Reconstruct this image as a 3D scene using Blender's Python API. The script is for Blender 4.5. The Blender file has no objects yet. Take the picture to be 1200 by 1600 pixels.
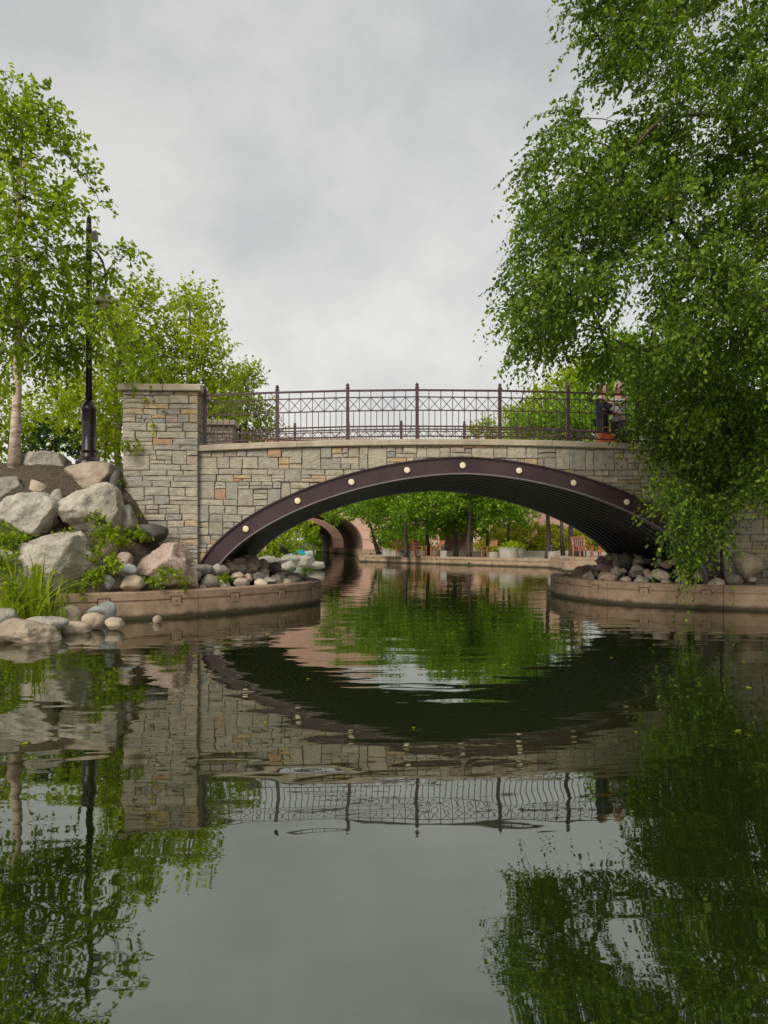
import bpy, bmesh, math, random
import numpy as np
from mathutils import Vector, Matrix, noise

scene = bpy.context.scene
COL = scene.collection
R = math.radians
rng = random.Random(7)
nrg = np.random.default_rng(11)

# ------------------------------------------------------------------ camera
TH = R(2.48)
HC = 1.33
cam_d = bpy.data.cameras.new('camera')
cam = bpy.data.objects.new('camera', cam_d); COL.objects.link(cam)
cam.location = (0, 0, HC)
cam.rotation_euler = (R(90), 0, -TH)
cam_d.sensor_fit = 'VERTICAL'; cam_d.sensor_height = 36; cam_d.sensor_width = 27
cam_d.lens = 27.0
cam_d.shift_y = 45 / 1600
cam_d.clip_start = 0.1; cam_d.clip_end = 2000
scene.camera = cam
scene.render.resolution_x = 768; scene.render.resolution_y = 1024

# ------------------------------------------------------------------ sky, sun, exposure
SUN_EL, SUN_AZ = R(38), R(212)      # azimuth clockwise from +Y: the sun is behind the camera, to its left
world = bpy.data.worlds.new('World'); scene.world = world
world.use_nodes = True
wn = world.node_tree.nodes; wl = world.node_tree.links
wn.clear()
wo = wn.new('ShaderNodeOutputWorld'); bg = wn.new('ShaderNodeBackground'); bg.inputs[1].default_value = 0.1
sky = wn.new('ShaderNodeTexSky'); sky.sky_type = 'NISHITA'; sky.sun_disc = False
sky.sun_elevation = SUN_EL; sky.sun_rotation = SUN_AZ
sky.dust_density = 4.0; sky.air_density = 1.0
tc = wn.new('ShaderNodeTexCoord')
sep = wn.new('ShaderNodeSeparateXYZ'); wl.new(tc.outputs['Generated'], sep.inputs[0])
def wmath(op, a, b=None):
    m = wn.new('ShaderNodeMath'); m.operation = op
    for i, v in enumerate((a, b)):
        if v is None: continue
        if isinstance(v, (int, float)): m.inputs[i].default_value = v
        else: wl.new(v, m.inputs[i])
    return m.outputs[0]
cmb = wn.new('ShaderNodeMapping'); cmb.inputs['Scale'].default_value = (1.0, 1.0, 1.25); wl.new(tc.outputs['Generated'], cmb.inputs[0])
cn = wn.new('ShaderNodeTexNoise'); cn.inputs['Scale'].default_value = 4.2; cn.inputs['Detail'].default_value = 6
cn.inputs['Roughness'].default_value = 0.56; cn.inputs['Distortion'].default_value = 0.0
wl.new(cmb.outputs[0], cn.inputs['Vector'])
cr = wn.new('ShaderNodeValToRGB')
cr.color_ramp.elements[0].position = 0.34; cr.color_ramp.elements[0].color = (2.5, 2.5, 2.46, 1)
cr.color_ramp.elements[1].position = 0.60; cr.color_ramp.elements[1].color = (3.25, 3.2, 3.06, 1)
wl.new(cn.outputs['Fac'], cr.inputs[0])
wm = wn.new('ShaderNodeMixRGB'); wm.inputs[0].default_value = 0.93      # thick cloud deck over the clear sky
gr = wn.new('ShaderNodeValToRGB')      # the cloud deck is thinner and brighter towards the horizon, all round
gr.color_ramp.elements[0].position = 0.0; gr.color_ramp.elements[0].color = (1.20, 1.18, 1.14, 1)
gr.color_ramp.elements[1].position = 0.62; gr.color_ramp.elements[1].color = (.80, .81, .82, 1)
wl.new(wmath('ABSOLUTE', sep.outputs[2]), gr.inputs[0])
gm = wn.new('ShaderNodeMixRGB'); gm.blend_type = 'MULTIPLY'; gm.inputs[0].default_value = 1.0
wl.new(cr.outputs[0], gm.inputs[1]); wl.new(gr.outputs[0], gm.inputs[2])
wl.new(sky.outputs[0], wm.inputs[1]); wl.new(gm.outputs[0], wm.inputs[2])
wl.new(wm.outputs[0], bg.inputs[0]); wl.new(bg.outputs[0], wo.inputs[0])

sun_d = bpy.data.lights.new('sun', 'SUN'); sun_d.energy = 1.5; sun_d.angle = R(28); sun_d.color = (1.0, 0.95, 0.87)
sun = bpy.data.objects.new('sun', sun_d); COL.objects.link(sun)
sd = Vector((math.sin(SUN_AZ) * math.cos(SUN_EL), math.cos(SUN_AZ) * math.cos(SUN_EL), math.sin(SUN_EL)))
sun.rotation_euler = (-sd).to_track_quat('-Z', 'Y').to_euler()
sun.location = (-10, -10, 30)
scene.view_settings.view_transform = 'Standard'
scene.view_settings.look = 'None'
scene.view_settings.exposure = 1.3
scene.view_settings.gamma = 1.0
scene.view_settings.use_curve_mapping = False

# ------------------------------------------------------------------ helpers
def P(px, py, Y):
    """point on the vertical plane y = Y seen at photo pixel px, py"""
    dx = (px - 600) / 1200
    t = Y / (math.cos(TH) - dx * math.sin(TH))
    return Vector((t * (math.sin(TH) + dx * math.cos(TH)), Y, HC + t * (845 - py) / 1200))
def PPM(px, Y):
    dx = (px - 600) / 1200
    return 1200 / (Y / (math.cos(TH) - dx * math.sin(TH)))

def tag(o, label=None, cat=None, group=None, kind=None):
    if label: o['label'] = label
    if cat: o['category'] = cat
    if group: o['group'] = group
    if kind: o['kind'] = kind
    return o
def empty(name, loc=(0, 0, 0), rz=0, label=None, cat=None, group=None):
    o = bpy.data.objects.new(name, None); COL.objects.link(o)
    o.location = loc; o.rotation_euler = (0, 0, rz); o.empty_display_size = 0.2
    return tag(o, label, cat, group)
def link(name, me, parent=None, loc=None):
    o = bpy.data.objects.new(name, me); COL.objects.link(o)
    if parent is not None: o.parent = parent
    if loc is not None: o.location = loc
    return o
def copy_tree(o, parent=None):
    c = o.copy(); COL.objects.link(c); c.parent = parent
    for ch in list(o.children): copy_tree(ch, c)
    return c

class MB:
    def __init__(s): s.v = []; s.f = []
    def add(s, vs, fs):
        n = len(s.v); s.v += [tuple(v) for v in vs]; s.f += [tuple(i + n for i in f) for f in fs]; return s
    def box(s, a, b):
        x0, y0, z0 = a; x1, y1, z1 = b
        return s.add([(x0,y0,z0),(x1,y0,z0),(x1,y1,z0),(x0,y1,z0),(x0,y0,z1),(x1,y0,z1),(x1,y1,z1),(x0,y1,z1)],
                     [(0,3,2,1),(4,5,6,7),(0,1,5,4),(1,2,6,5),(2,3,7,6),(3,0,4,7)])
    def bevbox(s, a, b, r=0.01):
        x0, y0, z0 = a; x1, y1, z1 = b
        vs = []; 
        for z, i in ((z0, r), (z0 + r, 0), (z1 - r, 0), (z1, r)):
            k = r if i == 0 else r
            X0, X1, Y0, Y1 = x0 + i, x1 - i, y0 + i, y1 - i
            vs += [(X0 + k, Y0, z), (X1 - k, Y0, z), (X1, Y0 + k, z), (X1, Y1 - k, z), (X1 - k, Y1, z), (X0 + k, Y1, z), (X0, Y1 - k, z), (X0, Y0 + k, z)]
        fs = [tuple(range(7, -1, -1)), tuple(range(24, 32))]
        for l in range(3):
            for j in range(8):
                fs.append((l*8+j, l*8+(j+1) % 8, (l+1)*8+(j+1) % 8, (l+1)*8+j))
        return s.add(vs, fs)
    def tube(s, pts, rad, n=6, caps=True):
        pts = [Vector(p) for p in pts]
        if not hasattr(rad, '__len__'): rad = [rad] * len(pts)
        rings = []
        up = None
        for i, p in enumerate(pts):
            d = (pts[min(i+1, len(pts)-1)] - pts[max(i-1, 0)])
            if d.length < 1e-9: d = Vector((0, 0, 1))
            d.normalize()
            if up is None:
                up = Vector((0, 0, 1)) if abs(d.z) < .9 else Vector((1, 0, 0))
            a = (up - d * up.dot(d))
            if a.length < 1e-6: a = d.orthogonal()
            a.normalize(); b = d.cross(a); up = a
            rings += [p + (a * math.cos(2*math.pi*k/n) + b * math.sin(2*math.pi*k/n)) * rad[i] for k in range(n)]
        fs = []
        for i in range(len(pts) - 1):
            for k in range(n):
                fs.append((i*n+k, i*n+(k+1) % n, (i+1)*n+(k+1) % n, (i+1)*n+k))
        if caps:
            fs.append(tuple(range(n-1, -1, -1))); m = (len(pts)-1)*n; fs.append(tuple(range(m, m+n)))
        return s.add(rings, fs)
    def lathe(s, prof, n=16, c=(0, 0, 0), axis='Z'):
        vs = []
        for r, h in prof:
            for k in range(n):
                a = 2*math.pi*k/n
                if axis == 'Z': v = (c[0] + r*math.cos(a), c[1] + r*math.sin(a), c[2] + h)
                else: v = (c[0] + r*math.cos(a), c[1] - h, c[2] + r*math.sin(a))     # axis towards -Y
                vs.append(v)
        fs = []
        for i in range(len(prof)-1):
            for k in range(n):
                fs.append((i*n+k, i*n+(k+1) % n, (i+1)*n+(k+1) % n, (i+1)*n+k))
        fs.append(tuple(range(n-1, -1, -1))); m = (len(prof)-1)*n; fs.append(tuple(range(m, m+n)))
        return s.add(vs, fs)
    def mesh(s, name, mat, smooth=False, fix=True):
        me = bpy.data.meshes.new(name); me.from_pydata(s.v, [], s.f)
        if fix:
            bm = bmesh.new(); bm.from_mesh(me); bmesh.ops.recalc_face_normals(bm, faces=bm.faces); bm.to_mesh(me); bm.free()
        if mat: me.materials.append(mat)
        if smooth: me.polygons.foreach_set('use_smooth', [True]*len(me.polygons))
        me.update()
        return me
    def build(s, name, mat, parent=None, smooth=False, loc=None):
        return link(name, s.mesh(name, mat, smooth), parent, loc)

# ------------------------------------------------------------------ materials
def newmat(name, rough=0.8, spec=0.3, metal=0.0):
    m = bpy.data.materials.new(name); m.use_nodes = True
    b = m.node_tree.nodes['Principled BSDF']
    b.inputs['Roughness'].default_value = rough; b.inputs['Metallic'].default_value = metal
    b.inputs['Specular IOR Level'].default_value = spec
    return m, m.node_tree.nodes, m.node_tree.links, b
def N_noise(n, l, vec, scale, detail=4, rough=.55, dist=0):
    t = n.new('ShaderNodeTexNoise'); t.inputs['Scale'].default_value = scale; t.inputs['Detail'].default_value = detail
    t.inputs['Roughness'].default_value = rough; t.inputs['Distortion'].default_value = dist
    if vec is not None: l.new(vec, t.inputs['Vector'])
    return t.outputs['Fac']
def N_ramp(n, l, fac, stops, interp='LINEAR'):
    r = n.new('ShaderNodeValToRGB'); r.color_ramp.interpolation = interp
    e = r.color_ramp.elements
    while len(e) < len(stops): e.new(0.5)
    for k, (p, c) in enumerate(stops):
        e[k].position = p; e[k].color = (*c, 1) if len(c) == 3 else c
    l.new(fac, r.inputs[0]); return r.outputs[0]
def N_mix(n, l, fac, a, b, mode='MIX'):
    m = n.new('ShaderNodeMixRGB'); m.blend_type = mode
    for i, v in enumerate((fac, a, b)):
        if isinstance(v, (int, float)): m.inputs[i].default_value = v
        elif isinstance(v, tuple): m.inputs[i].default_value = (*v, 1)
        else: l.new(v, m.inputs[i])
    return m.outputs[0]
def N_bump(n, l, h, dist, strength=1.0, prev=None):
    b = n.new('ShaderNodeBump'); b.inputs['Distance'].default_value = dist; b.inputs['Strength'].default_value = strength
    l.new(h, b.inputs['Height'])
    if prev is not None: l.new(prev, b.inputs['Normal'])
    return b.outputs[0]
def N_pos(n): return n.new('ShaderNodeNewGeometry').outputs['Position']
def G(*c): return [(x) for x in c]

def mottled(name, c1, c2, scale=6, rough=.85, bump=.01, bscale=30, spec=.25, stain=None, spots=None, objrand=0.0, metal=0):
    m, n, l, b = newmat(name, rough, spec, metal)
    pos = N_pos(n)
    f = N_noise(n, l, pos, scale, 6, .62)
    col = N_ramp(n, l, f, [(.3, c1), (.7, c2)])
    if spots:
        f2 = N_noise(n, l, pos, scale*5, 3, .6)
        col = N_mix(n, l, N_ramp(n, l, f2, [(.52, (0,0,0)), (.66, (1,1,1))]), col, spots)
    if stain:
        f3 = N_noise(n, l, pos, scale*.35, 4, .6)
        col = N_mix(n, l, N_ramp(n, l, f3, [(.45, (0,0,0)), (.75, (.8,.8,.8))]), col, stain)
    if objrand:
        oi = n.new('ShaderNodeObjectInfo')
        v = N_ramp(n, l, oi.outputs['Random'], [(0, (1-objrand,)*3), (1, (1+objrand*.6,)*3)])
        col = N_mix(n, l, 1.0, col, v, 'MULTIPLY')
    l.new(col, b.inputs['Base Color'])
    nb = N_bump(n, l, N_noise(n, l, pos, bscale, 6, .65), bump)
    l.new(nb, b.inputs['Normal'])
    return m

M = {}
# rubble masonry: each stone its own tone
def masonry(name, dim=1.0, plain=False):
    m, n, l, b = newmat(name, .86, .2)
    oi = n.new('ShaderNodeObjectInfo')
    stops = [
        (0.00, (0.332,0.309,0.262)), (.09, (0.369,0.341,0.285)), (.18, (0.291,0.277,0.244)), (.27, (0.396,0.361,0.298)),
        (.36, (0.337,0.316,0.271)), (.45, (0.362,0.327,0.269)), (.53, (0.299,0.290,0.264)), (.61, (0.400,0.364,0.299)),
        (.69, (0.346,0.322,0.272)), (.80, (0.435,0.329,0.197)), (.84, (0.414,0.334,0.232)), (.872, (.385,.250,.165)),
        (.892, (0.315,0.259,0.231)), (.945, (0.340,0.287,0.252)), (.978, (0.255,0.259,0.252))]
    if plain: stops = [(p/.8, c) for p, c in stops if p < .79]      # large blocks are all plain grey-tan
    r = N_ramp(n, l, oi.outputs['Random'], stops, 'CONSTANT')
    pos = N_pos(n)
    f = N_noise(n, l, pos, 9, 6, .65)
    col = N_mix(n, l, 1.0, r, N_ramp(n, l, f, [(.28, (.74*dim,.72*dim,.67*dim)), (.72, (1.24*dim,1.20*dim,1.10*dim))]), 'MULTIPLY')
    f2 = N_noise(n, l, pos, 3.2, 4, .6)
    col = N_mix(n, l, N_ramp(n, l, f2, [(.54, (0,0,0)), (.78, (.5,.5,.5))]), col, (.33,.26,.17))
    l.new(col, b.inputs['Base Color'])
    sc = n.new('ShaderNodeMapping'); sc.inputs['Scale'].default_value = (1, 1, 2.2); l.new(pos, sc.inputs[0])
    nb = N_bump(n, l, N_noise(n, l, sc.outputs[0], 16, 7, .66), .035)
    l.new(nb, b.inputs['Normal'])
    return m
M['stone'] = masonry('rubble_stone'); M['stone_plain'] = masonry('rubble_stone_plain', 1.0, True)
M['mortar'] = mottled('mortar', (.12,.108,.088), (.20,.18,.145), 12, .95, .01, 60)
M['coping'] = mottled('coping_stone', (.33,.275,.20), (.44,.375,.28), 5, .8, .004, 60, stain=(.22,.19,.14), objrand=.10)
M['rock_grey'] = mottled('boulder_grey', (.24,.22,.18), (.46,.425,.35), 3.5, .9, .06, 9, stain=(.16,.14,.11), spots=(.46,.43,.36), objrand=.12)
M['rock_pale'] = mottled('boulder_pale', (.33,.30,.24), (.52,.475,.385), 3.5, .9, .06, 9, stain=(.22,.19,.15), spots=(.33,.29,.24), objrand=.10)
M['rock_pink'] = mottled('boulder_pink', (.29,.20,.165), (.46,.35,.29), 4, .88, .05, 11, stain=(.25,.21,.17), spots=(.47,.38,.32), objrand=.10)
M['rock_tan'] = mottled('boulder_tan', (.30,.235,.165), (.47,.385,.285), 4, .85, .035, 12, stain=(.18,.145,.10), spots=(.38,.32,.25), objrand=.12)
M['rock_blue'] = mottled('boulder_blue', (.18,.19,.185), (.34,.345,.33), 4, .85, .035, 12, spots=(.26,.26,.24), objrand=.12)
M['rock_dark'] = mottled('boulder_dark', (.06,.058,.052), (.12,.113,.10), 5, .85, .015, 18, objrand=.2)
M['rock_white'] = mottled('boulder_white', (.44,.41,.34), (.66,.62,.53), 3, .9, .02, 12)
def cobble_mat():
    m, n, l, b = newmat('cobble', .8, .25)
    oi = n.new('ShaderNodeObjectInfo')
    r = N_ramp(n, l, oi.outputs['Random'], [(0,(.30,.265,.215)),(.2,(.40,.325,.25)),(.36,(.22,.205,.18)),(.50,(.50,.42,.32)),(.72,(.40,.295,.23)),(.86,(.33,.30,.255))], 'CONSTANT')
    pos = N_pos(n)
    f = N_noise(n, l, pos, 11, 6, .65)
    l.new(N_mix(n, l, 1.0, r, N_ramp(n, l, f, [(.28,(.6,.6,.6)),(.72,(1.3,1.28,1.25))]), 'MULTIPLY'), b.inputs['Base Color'])
    l.new(N_bump(n, l, N_noise(n, l, pos, 24, 6, .6), .012), b.inputs['Normal'])
    return m
M['cobble'] = cobble_mat()
M['soil'] = mottled('soil', (.045,.034,.025), (.105,.080,.057), 9, .95, .05, 26, spots=(.16,.125,.09))
M['grass_ground'] = mottled('lawn', (.045,.075,.018), (.09,.13,.03), 3, .95, .05, 30)
M['bed'] = mottled('canal_bed', (.03,.032,.018), (.06,.055,.03), 2, .95, .03, 8)
M['pave'] = mottled('plaza_paving', (.27,.235,.195), (.36,.32,.27), 2, .9, .004, 20)
M['deck'] = mottled('deck_paving', (.25,.22,.19), (.32,.29,.25), 3, .9, .004, 30)

def kerb_mat():
    m, n, l, b = newmat('kerb_concrete', .78, .3)
    pos = N_pos(n); sp = n.new('ShaderNodeSeparateXYZ'); l.new(pos, sp.inputs[0])
    f = N_noise(n, l, pos, 4, 7, .68)
    col = N_ramp(n, l, f, [(.25,(.180,.118,.076)), (.5,(.290,.198,.130)), (.75,(.40,.285,.195))])
    mp = n.new('ShaderNodeMapping'); mp.inputs['Scale'].default_value = (5, 5, .8); l.new(pos, mp.inputs[0])
    st = N_noise(n, l, mp.outputs[0], 2.0, 5, .6)
    col = N_mix(n, l, N_ramp(n, l, st, [(.5,(0,0,0)),(.75,(.5,.5,.5))]), col, (.16,.115,.078))
    sp2 = N_noise(n, l, pos, 45, 3, .6)
    col = N_mix(n, l, N_ramp(n, l, sp2, [(.62,(0,0,0)),(.74,(.5,.5,.5))]), col, (.42,.36,.28))
    ad = n.new('ShaderNodeMath'); ad.operation = 'MULTIPLY_ADD'; l.new(f, ad.inputs[0]); ad.inputs[1].default_value = .10; l.new(sp.outputs[2], ad.inputs[2])
    wet = N_ramp(n, l, ad.outputs[0], [(.095,(1,1,1)),(.165,(0,0,0))])     # damp, algae-dark line just above the water
    col = N_mix(n, l, wet, col, (.045,.040,.022))
    l.new(col, b.inputs['Base Color'])
    l.new(N_bump(n, l, N_noise(n, l, pos, 50, 6, .65), .006), b.inputs['Normal'])
    return m
M['kerb'] = kerb_mat()

def metal_paint(name, c, rough=.42, coat=.0):
    m, n, l, b = newmat(name, rough, .5)
    pos = N_pos(n)
    f = N_noise(n, l, pos, 5, 6, .65)
    l.new(N_ramp(n, l, f, [(.25, tuple(x*.75 for x in c)), (.75, tuple(x*1.2 for x in c))]), b.inputs['Base Color'])
    l.new(N_ramp(n, l, N_noise(n, l, pos, 9, 5, .6), [(.3,(rough*.8,)*3),(.7,(min(1, rough*1.35),)*3)]), b.inputs['Roughness'])
    return m
M['rib'] = mottled('arch_plum_steel', (.024,.009,.013), (.042,.018,.022), 3, .40, .0008, 25, spec=.45, stain=(.055,.034,.029))
M['rail'] = metal_paint('rail_plum_steel', (.050,.024,.026), .42)
M['lip'] = metal_paint('steel_edge', (.16,.13,.13), .35)
M['lamp_paint'] = metal_paint('lamp_post_paint', (.020,.011,.012), .3)
M['soffit'] = mottled('soffit_black_steel', (.015,.015,.016), (.018,.018,.019), 1.5, .30, .0, 3, spec=.5)
M['black'] = metal_paint('black_plastic', (.015,.015,.017), .5)
M['dark_metal'] = metal_paint('dark_metal', (.03,.03,.03), .45)
m, n, l, b = newmat('cream_lens', .25, .5); b.inputs['Base Color'].default_value = (.86,.77,.55,1); b.inputs['Subsurface Weight'].default_value = .0; M['lens'] = m
pos = N_pos(n); l.new(N_ramp(n, l, N_noise(n, l, pos, 30, 3), [(.3,(.60,.50,.31)),(.7,(.74,.64,.44))]), b.inputs['Base Color'])
M['shade'] = mottled('lamp_shade', (.40,.37,.29), (.5,.47,.38), 5, .4, .0005, 20, spec=.5)
M['pinkstone'] = None
def pink():
    m, n, l, b = newmat('pink_granite', .8, .25)
    pos = N_pos(n)
    f = N_noise(n, l, pos, .8, 6, .65)
    col = N_ramp(n, l, f, [(.3,(.43,.255,.19)),(.7,(.55,.345,.265))])
    col = N_mix(n, l, N_ramp(n, l, N_noise(n, l, pos, 14, 3), [(.5,(0,0,0)),(.8,(.5,.5,.5))]), col, (.50,.36,.29))
    l.new(col, b.inputs['Base Color'])
    l.new(N_bump(n, l, N_noise(n, l, pos, 8, 5), .01), b.inputs['Normal'])
    return m
M['pinkstone'] = pink()
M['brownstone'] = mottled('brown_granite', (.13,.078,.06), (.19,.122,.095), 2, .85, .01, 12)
M['planter'] = mottled('planter_concrete', (.25,.23,.19), (.36,.33,.28), 4, .85, .004, 30, stain=(.28,.26,.21))
M['wood'] = mottled('chair_wood', (.22,.075,.035), (.34,.13,.06), 8, .55, .002, 40, spec=.4)
M['skin'] = mottled('skin', (.52,.30,.22), (.60,.36,.27), 8, .55, .0005, 60, spec=.4)
M['hair_blond'] = mottled('hair_blond', (.42,.33,.21), (.60,.50,.36), 60, .55, .004, 140)
M['hair_brown'] = mottled('hair_brown', (.06,.032,.018), (.11,.06,.032), 60, .5, .004, 140)
M['cloth_navy'] = mottled('cloth_navy', (.012,.015,.032), (.02,.024,.045), 10, .9, .004, 40)
M['cloth_grey'] = mottled('cloth_grey', (.40,.41,.43), (.52,.53,.55), 10, .9, .004, 40)
M['cloth_dark'] = mottled('cloth_dark', (.03,.03,.035), (.05,.05,.055), 10, .9, .004, 40)
M['bag_red'] = mottled('bag_orange_red', (.52,.085,.03), (.66,.13,.045), 8, .6, .004, 30, spec=.4)
M['teal'] = mottled('cloth_teal', (.0,.28,.30), (.01,.38,.38), 8, .8, .004, 30)
M['white_paint'] = mottled('white_paint', (.62,.60,.55), (.72,.70,.65), 5, .6, .001, 30)

def bark(name, c1, c2, c3, sx=4, sz=14, birch=False):
    m, n, l, b = newmat(name, .9, .2)
    pos = N_pos(n); mp = n.new('ShaderNodeMapping'); mp.inputs['Scale'].default_value = (sx, sx, sz) ; l.new(pos, mp.inputs[0])
    f = N_noise(n, l, mp.outputs[0], 1.6, 6, .65, .4)
    col = N_ramp(n, l, f, [(.3, c1), (.48, c2), (.7, c3)])
    l.new(col, b.inputs['Base Color'])
    l.new(N_bump(n, l, f, .03), b.inputs['Normal'])
    return m
M['birch_bark'] = bark('birch_bark', (.12,.075,.05), (.55,.43,.33), (.72,.62,.52), 3, 9)
M['bark'] = bark('dark_bark', (.03,.024,.018), (.06,.047,.036), (.11,.09,.07), 14, 3)
M['twig'] = bark('twig_bark', (.035,.026,.018), (.06,.046,.032), (.10,.08,.058), 14, 3)

def leafmat(name, stops, trans, tmix=.42, rough=.6):
    m, n, l, b = newmat(name, rough, .12)
    ge = n.new('ShaderNodeNewGeometry')
    col = N_ramp(n, l, ge.outputs['Random Per Island'], stops)
    f = N_noise(n, l, ge.outputs['Position'], 1.1, 3)
    col = N_mix(n, l, 1.0, col, N_ramp(n, l, f, [(.3,(.75,.80,.8)),(.7,(1.2,1.15,1.0))]), 'MULTIPLY')
    l.new(col, b.inputs['Base Color'])
    t = n.new('ShaderNodeBsdfTranslucent')
    l.new(N_mix(n, l, 1.0, col, trans, 'MULTIPLY'), t.inputs[0])
    ms = n.new('ShaderNodeMixShader'); ms.inputs[0].default_value = tmix
    l.new(b.outputs[0], ms.inputs[1]); l.new(t.outputs[0], ms.inputs[2])
    l.new(ms.outputs[0], n['Material Output'].inputs[0])
    return m
M['leaf_birch'] = leafmat('leaf_birch', [(0,(.105,.175,.012)),(.5,(.195,.29,.018)),(.85,(.28,.38,.028)),(1,(.36,.43,.045))], (1.7,1.6,.9), 0.48)
M['leaf_lime'] = leafmat('leaf_lime', [(0,(.17,.24,.014)),(.5,(.29,.38,.022)),(.85,(.37,.46,.032)),(1,(.44,.49,.05))], (1.6,1.5,.9), 0.48)
M['leaf_dark'] = leafmat('leaf_weeping', [(0,(.045,.092,.012)),(.45,(.09,.155,.016)),(.8,(.155,.235,.025)),(1,(.26,.33,.05))], (1.8,1.75,.9), 0.42)
M['leaf_mid'] = leafmat('leaf_plaza', [(0,(.06,.135,.012)),(.5,(.145,.255,.018)),(.85,(.23,.36,.028)),(1,(.32,.42,.045))], (1.6,1.65,.9), 0.45)
M['leaf_hedge'] = leafmat('leaf_hedge', [(0,(.20,.23,.016)),(.5,(.32,.35,.025)),(1,(.42,.43,.04))], (1.5,1.45,.9), 0.42)
M['leaf_conifer'] = leafmat('leaf_dark_conifer', [(0,(.02,.045,.014)),(.5,(.035,.07,.018)),(1,(.055,.10,.025))], (1.6,1.8,1.0), .3)  # dark conifer-like green, the leaves' own colour
M['grass'] = leafmat('grass_blade', [(0,(.12,.18,.012)),(.5,(.21,.285,.018)),(1,(.31,.38,.035))], (1.7,1.65,.9), 0.35)

def water_mat():
    m, n, l, b = newmat('canal_water', .015, .5)
    b.inputs['IOR'].default_value = 3.1
    b.inputs['Specular Tint'].default_value = (.95, 1.0, .90, 1)
    pos = N_pos(n)
    f = N_noise(n, l, pos, .25, 4)
    l.new(N_ramp(n, l, f, [(.3,(.006,.010,.002)),(.7,(.011,.015,.003))]), b.inputs['Base Color'])
    def mp(sx, sy):
        q = n.new('ShaderNodeMapping'); q.inputs['Scale'].default_value = (sx, sy, 1); l.new(pos, q.inputs[0]); return q.outputs[0]
    big = N_noise(n, l, mp(.75, 1.9), 1.0, 1, .4, .5)
    mid = N_noise(n, l, mp(1.7, 5.0), 1.0, 1, .4, .7)
    fine = N_noise(n, l, mp(5.0, 15.0), 1.0, 2, .5, .5)
    patch = N_ramp(n, l, N_noise(n, l, mp(.16, .30), 1.0, 3, .6), [(.50,(.03,.03,.03)),(.70,(1,1,1))])
    b1 = N_bump(n, l, big, .0070)
    b2 = N_bump(n, l, mid, .0011, 1.0, b1)
    pm = n.new('ShaderNodeMath'); pm.operation = 'MULTIPLY'; l.new(fine, pm.inputs[0]); l.new(patch, pm.inputs[1])
    b3 = N_bump(n, l, pm.outputs[0], .0010, 1.0, b2)
    l.new(b3, b.inputs['Normal'])
    return m
M['water'] = water_mat()

# ------------------------------------------------------------------ terrain, water
def lerp_tab(tab, y): return float(np.interp(y, [a for a, _ in tab], [b for _, b in tab]))
LEFT_EDGE = [(-40,-6.5),(0,-5.6),(8,-5.0),(10.6,-4.75),(12.2,-4.55),(12.75,-4.2),(12.95,-3.8),(13.66,-2.75),(14.73,-1.8),(15.7,-1.05),(16.5,-.75),(17.3,-.72),(18.5,-1.1),(20,-2.0),(22,-2.6),(28,-2.2),(34,-1.5),(37,-1.6),(42,-3.2),(60,-5.0),(95,-6)]
RIGHT_EDGE = [(-40,11),(6,10.5),(12.5,10.2),(14.0,8.3),(14.2,7.85),(14.95,6.7),(15.9,5.65),(17.2,5.22),(18.3,5.13),(19.3,5.2),(20.4,5.6),(21.5,6.2),(24,9.5),(30,10.8),(36,10.8),(36.2,10.9),(48.6,1.1),(60,1.1),(62,3.1),(95,3.1)]
def smooth(a, b, x):
    t = min(1, max(0, (x-a)/(b-a))); return t*t*(3-2*t)
def ground_z(x, y):
    el, er = lerp_tab(LEFT_EDGE, y), lerp_tab(RIGHT_EDGE, y)
    if 12.55 < y < 20.6: el -= .20
    if 12.9 < y < 20.8: er += .20
    z = -0.7
    if x < el:
        d = el - x
        if y < 12.6:
            z = -0.55 + smooth(0, .5, d)*.55 + smooth(.15, 1.8, d)*.55 + smooth(1.0, 6, d)*1.2
        else:
            z = .30 + .12*smooth(.1, .5, d)
        # planted slope up to the lamp
        h = smooth(12.95, 15.7, y + .35*max(0, min(1.2, -x-4.6))) * 2.45 * smooth(-3.0, -4.55, x)
        if y > 16 : h = 2.42 * smooth(-3.0, -4.6, x)
        back = 1 - smooth(20.5, 27, y)
        if y > 12.6: z = max(z, .4 + h*max(back, .0)) if y < 27 else .45 + .8*smooth(1, 9, d)
        if y > 21: z = -.5 + (z+.5)*smooth(0, 1.9, d)
    elif x > er:
        d = x - er
        z = .40 + .55*smooth(1.5, 5, d)*(1-smooth(20,26,y))
        if 16.2 < y < 20 and x > 7.2: z = .42 + 2.4*smooth(7.9, 8.8, x)
        if y > 30 and x < 60: z = .38
    elif d_in(x, y, el, er) < .35 and y < 12.4 and x < el + .8:
        z = -.35
    return z + (.03*noise.noise(Vector((x*1.7, y*1.7, 0))) if z > -.6 else 0)
def d_in(x, y, el, er): return min(x-el, er-x)

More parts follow.
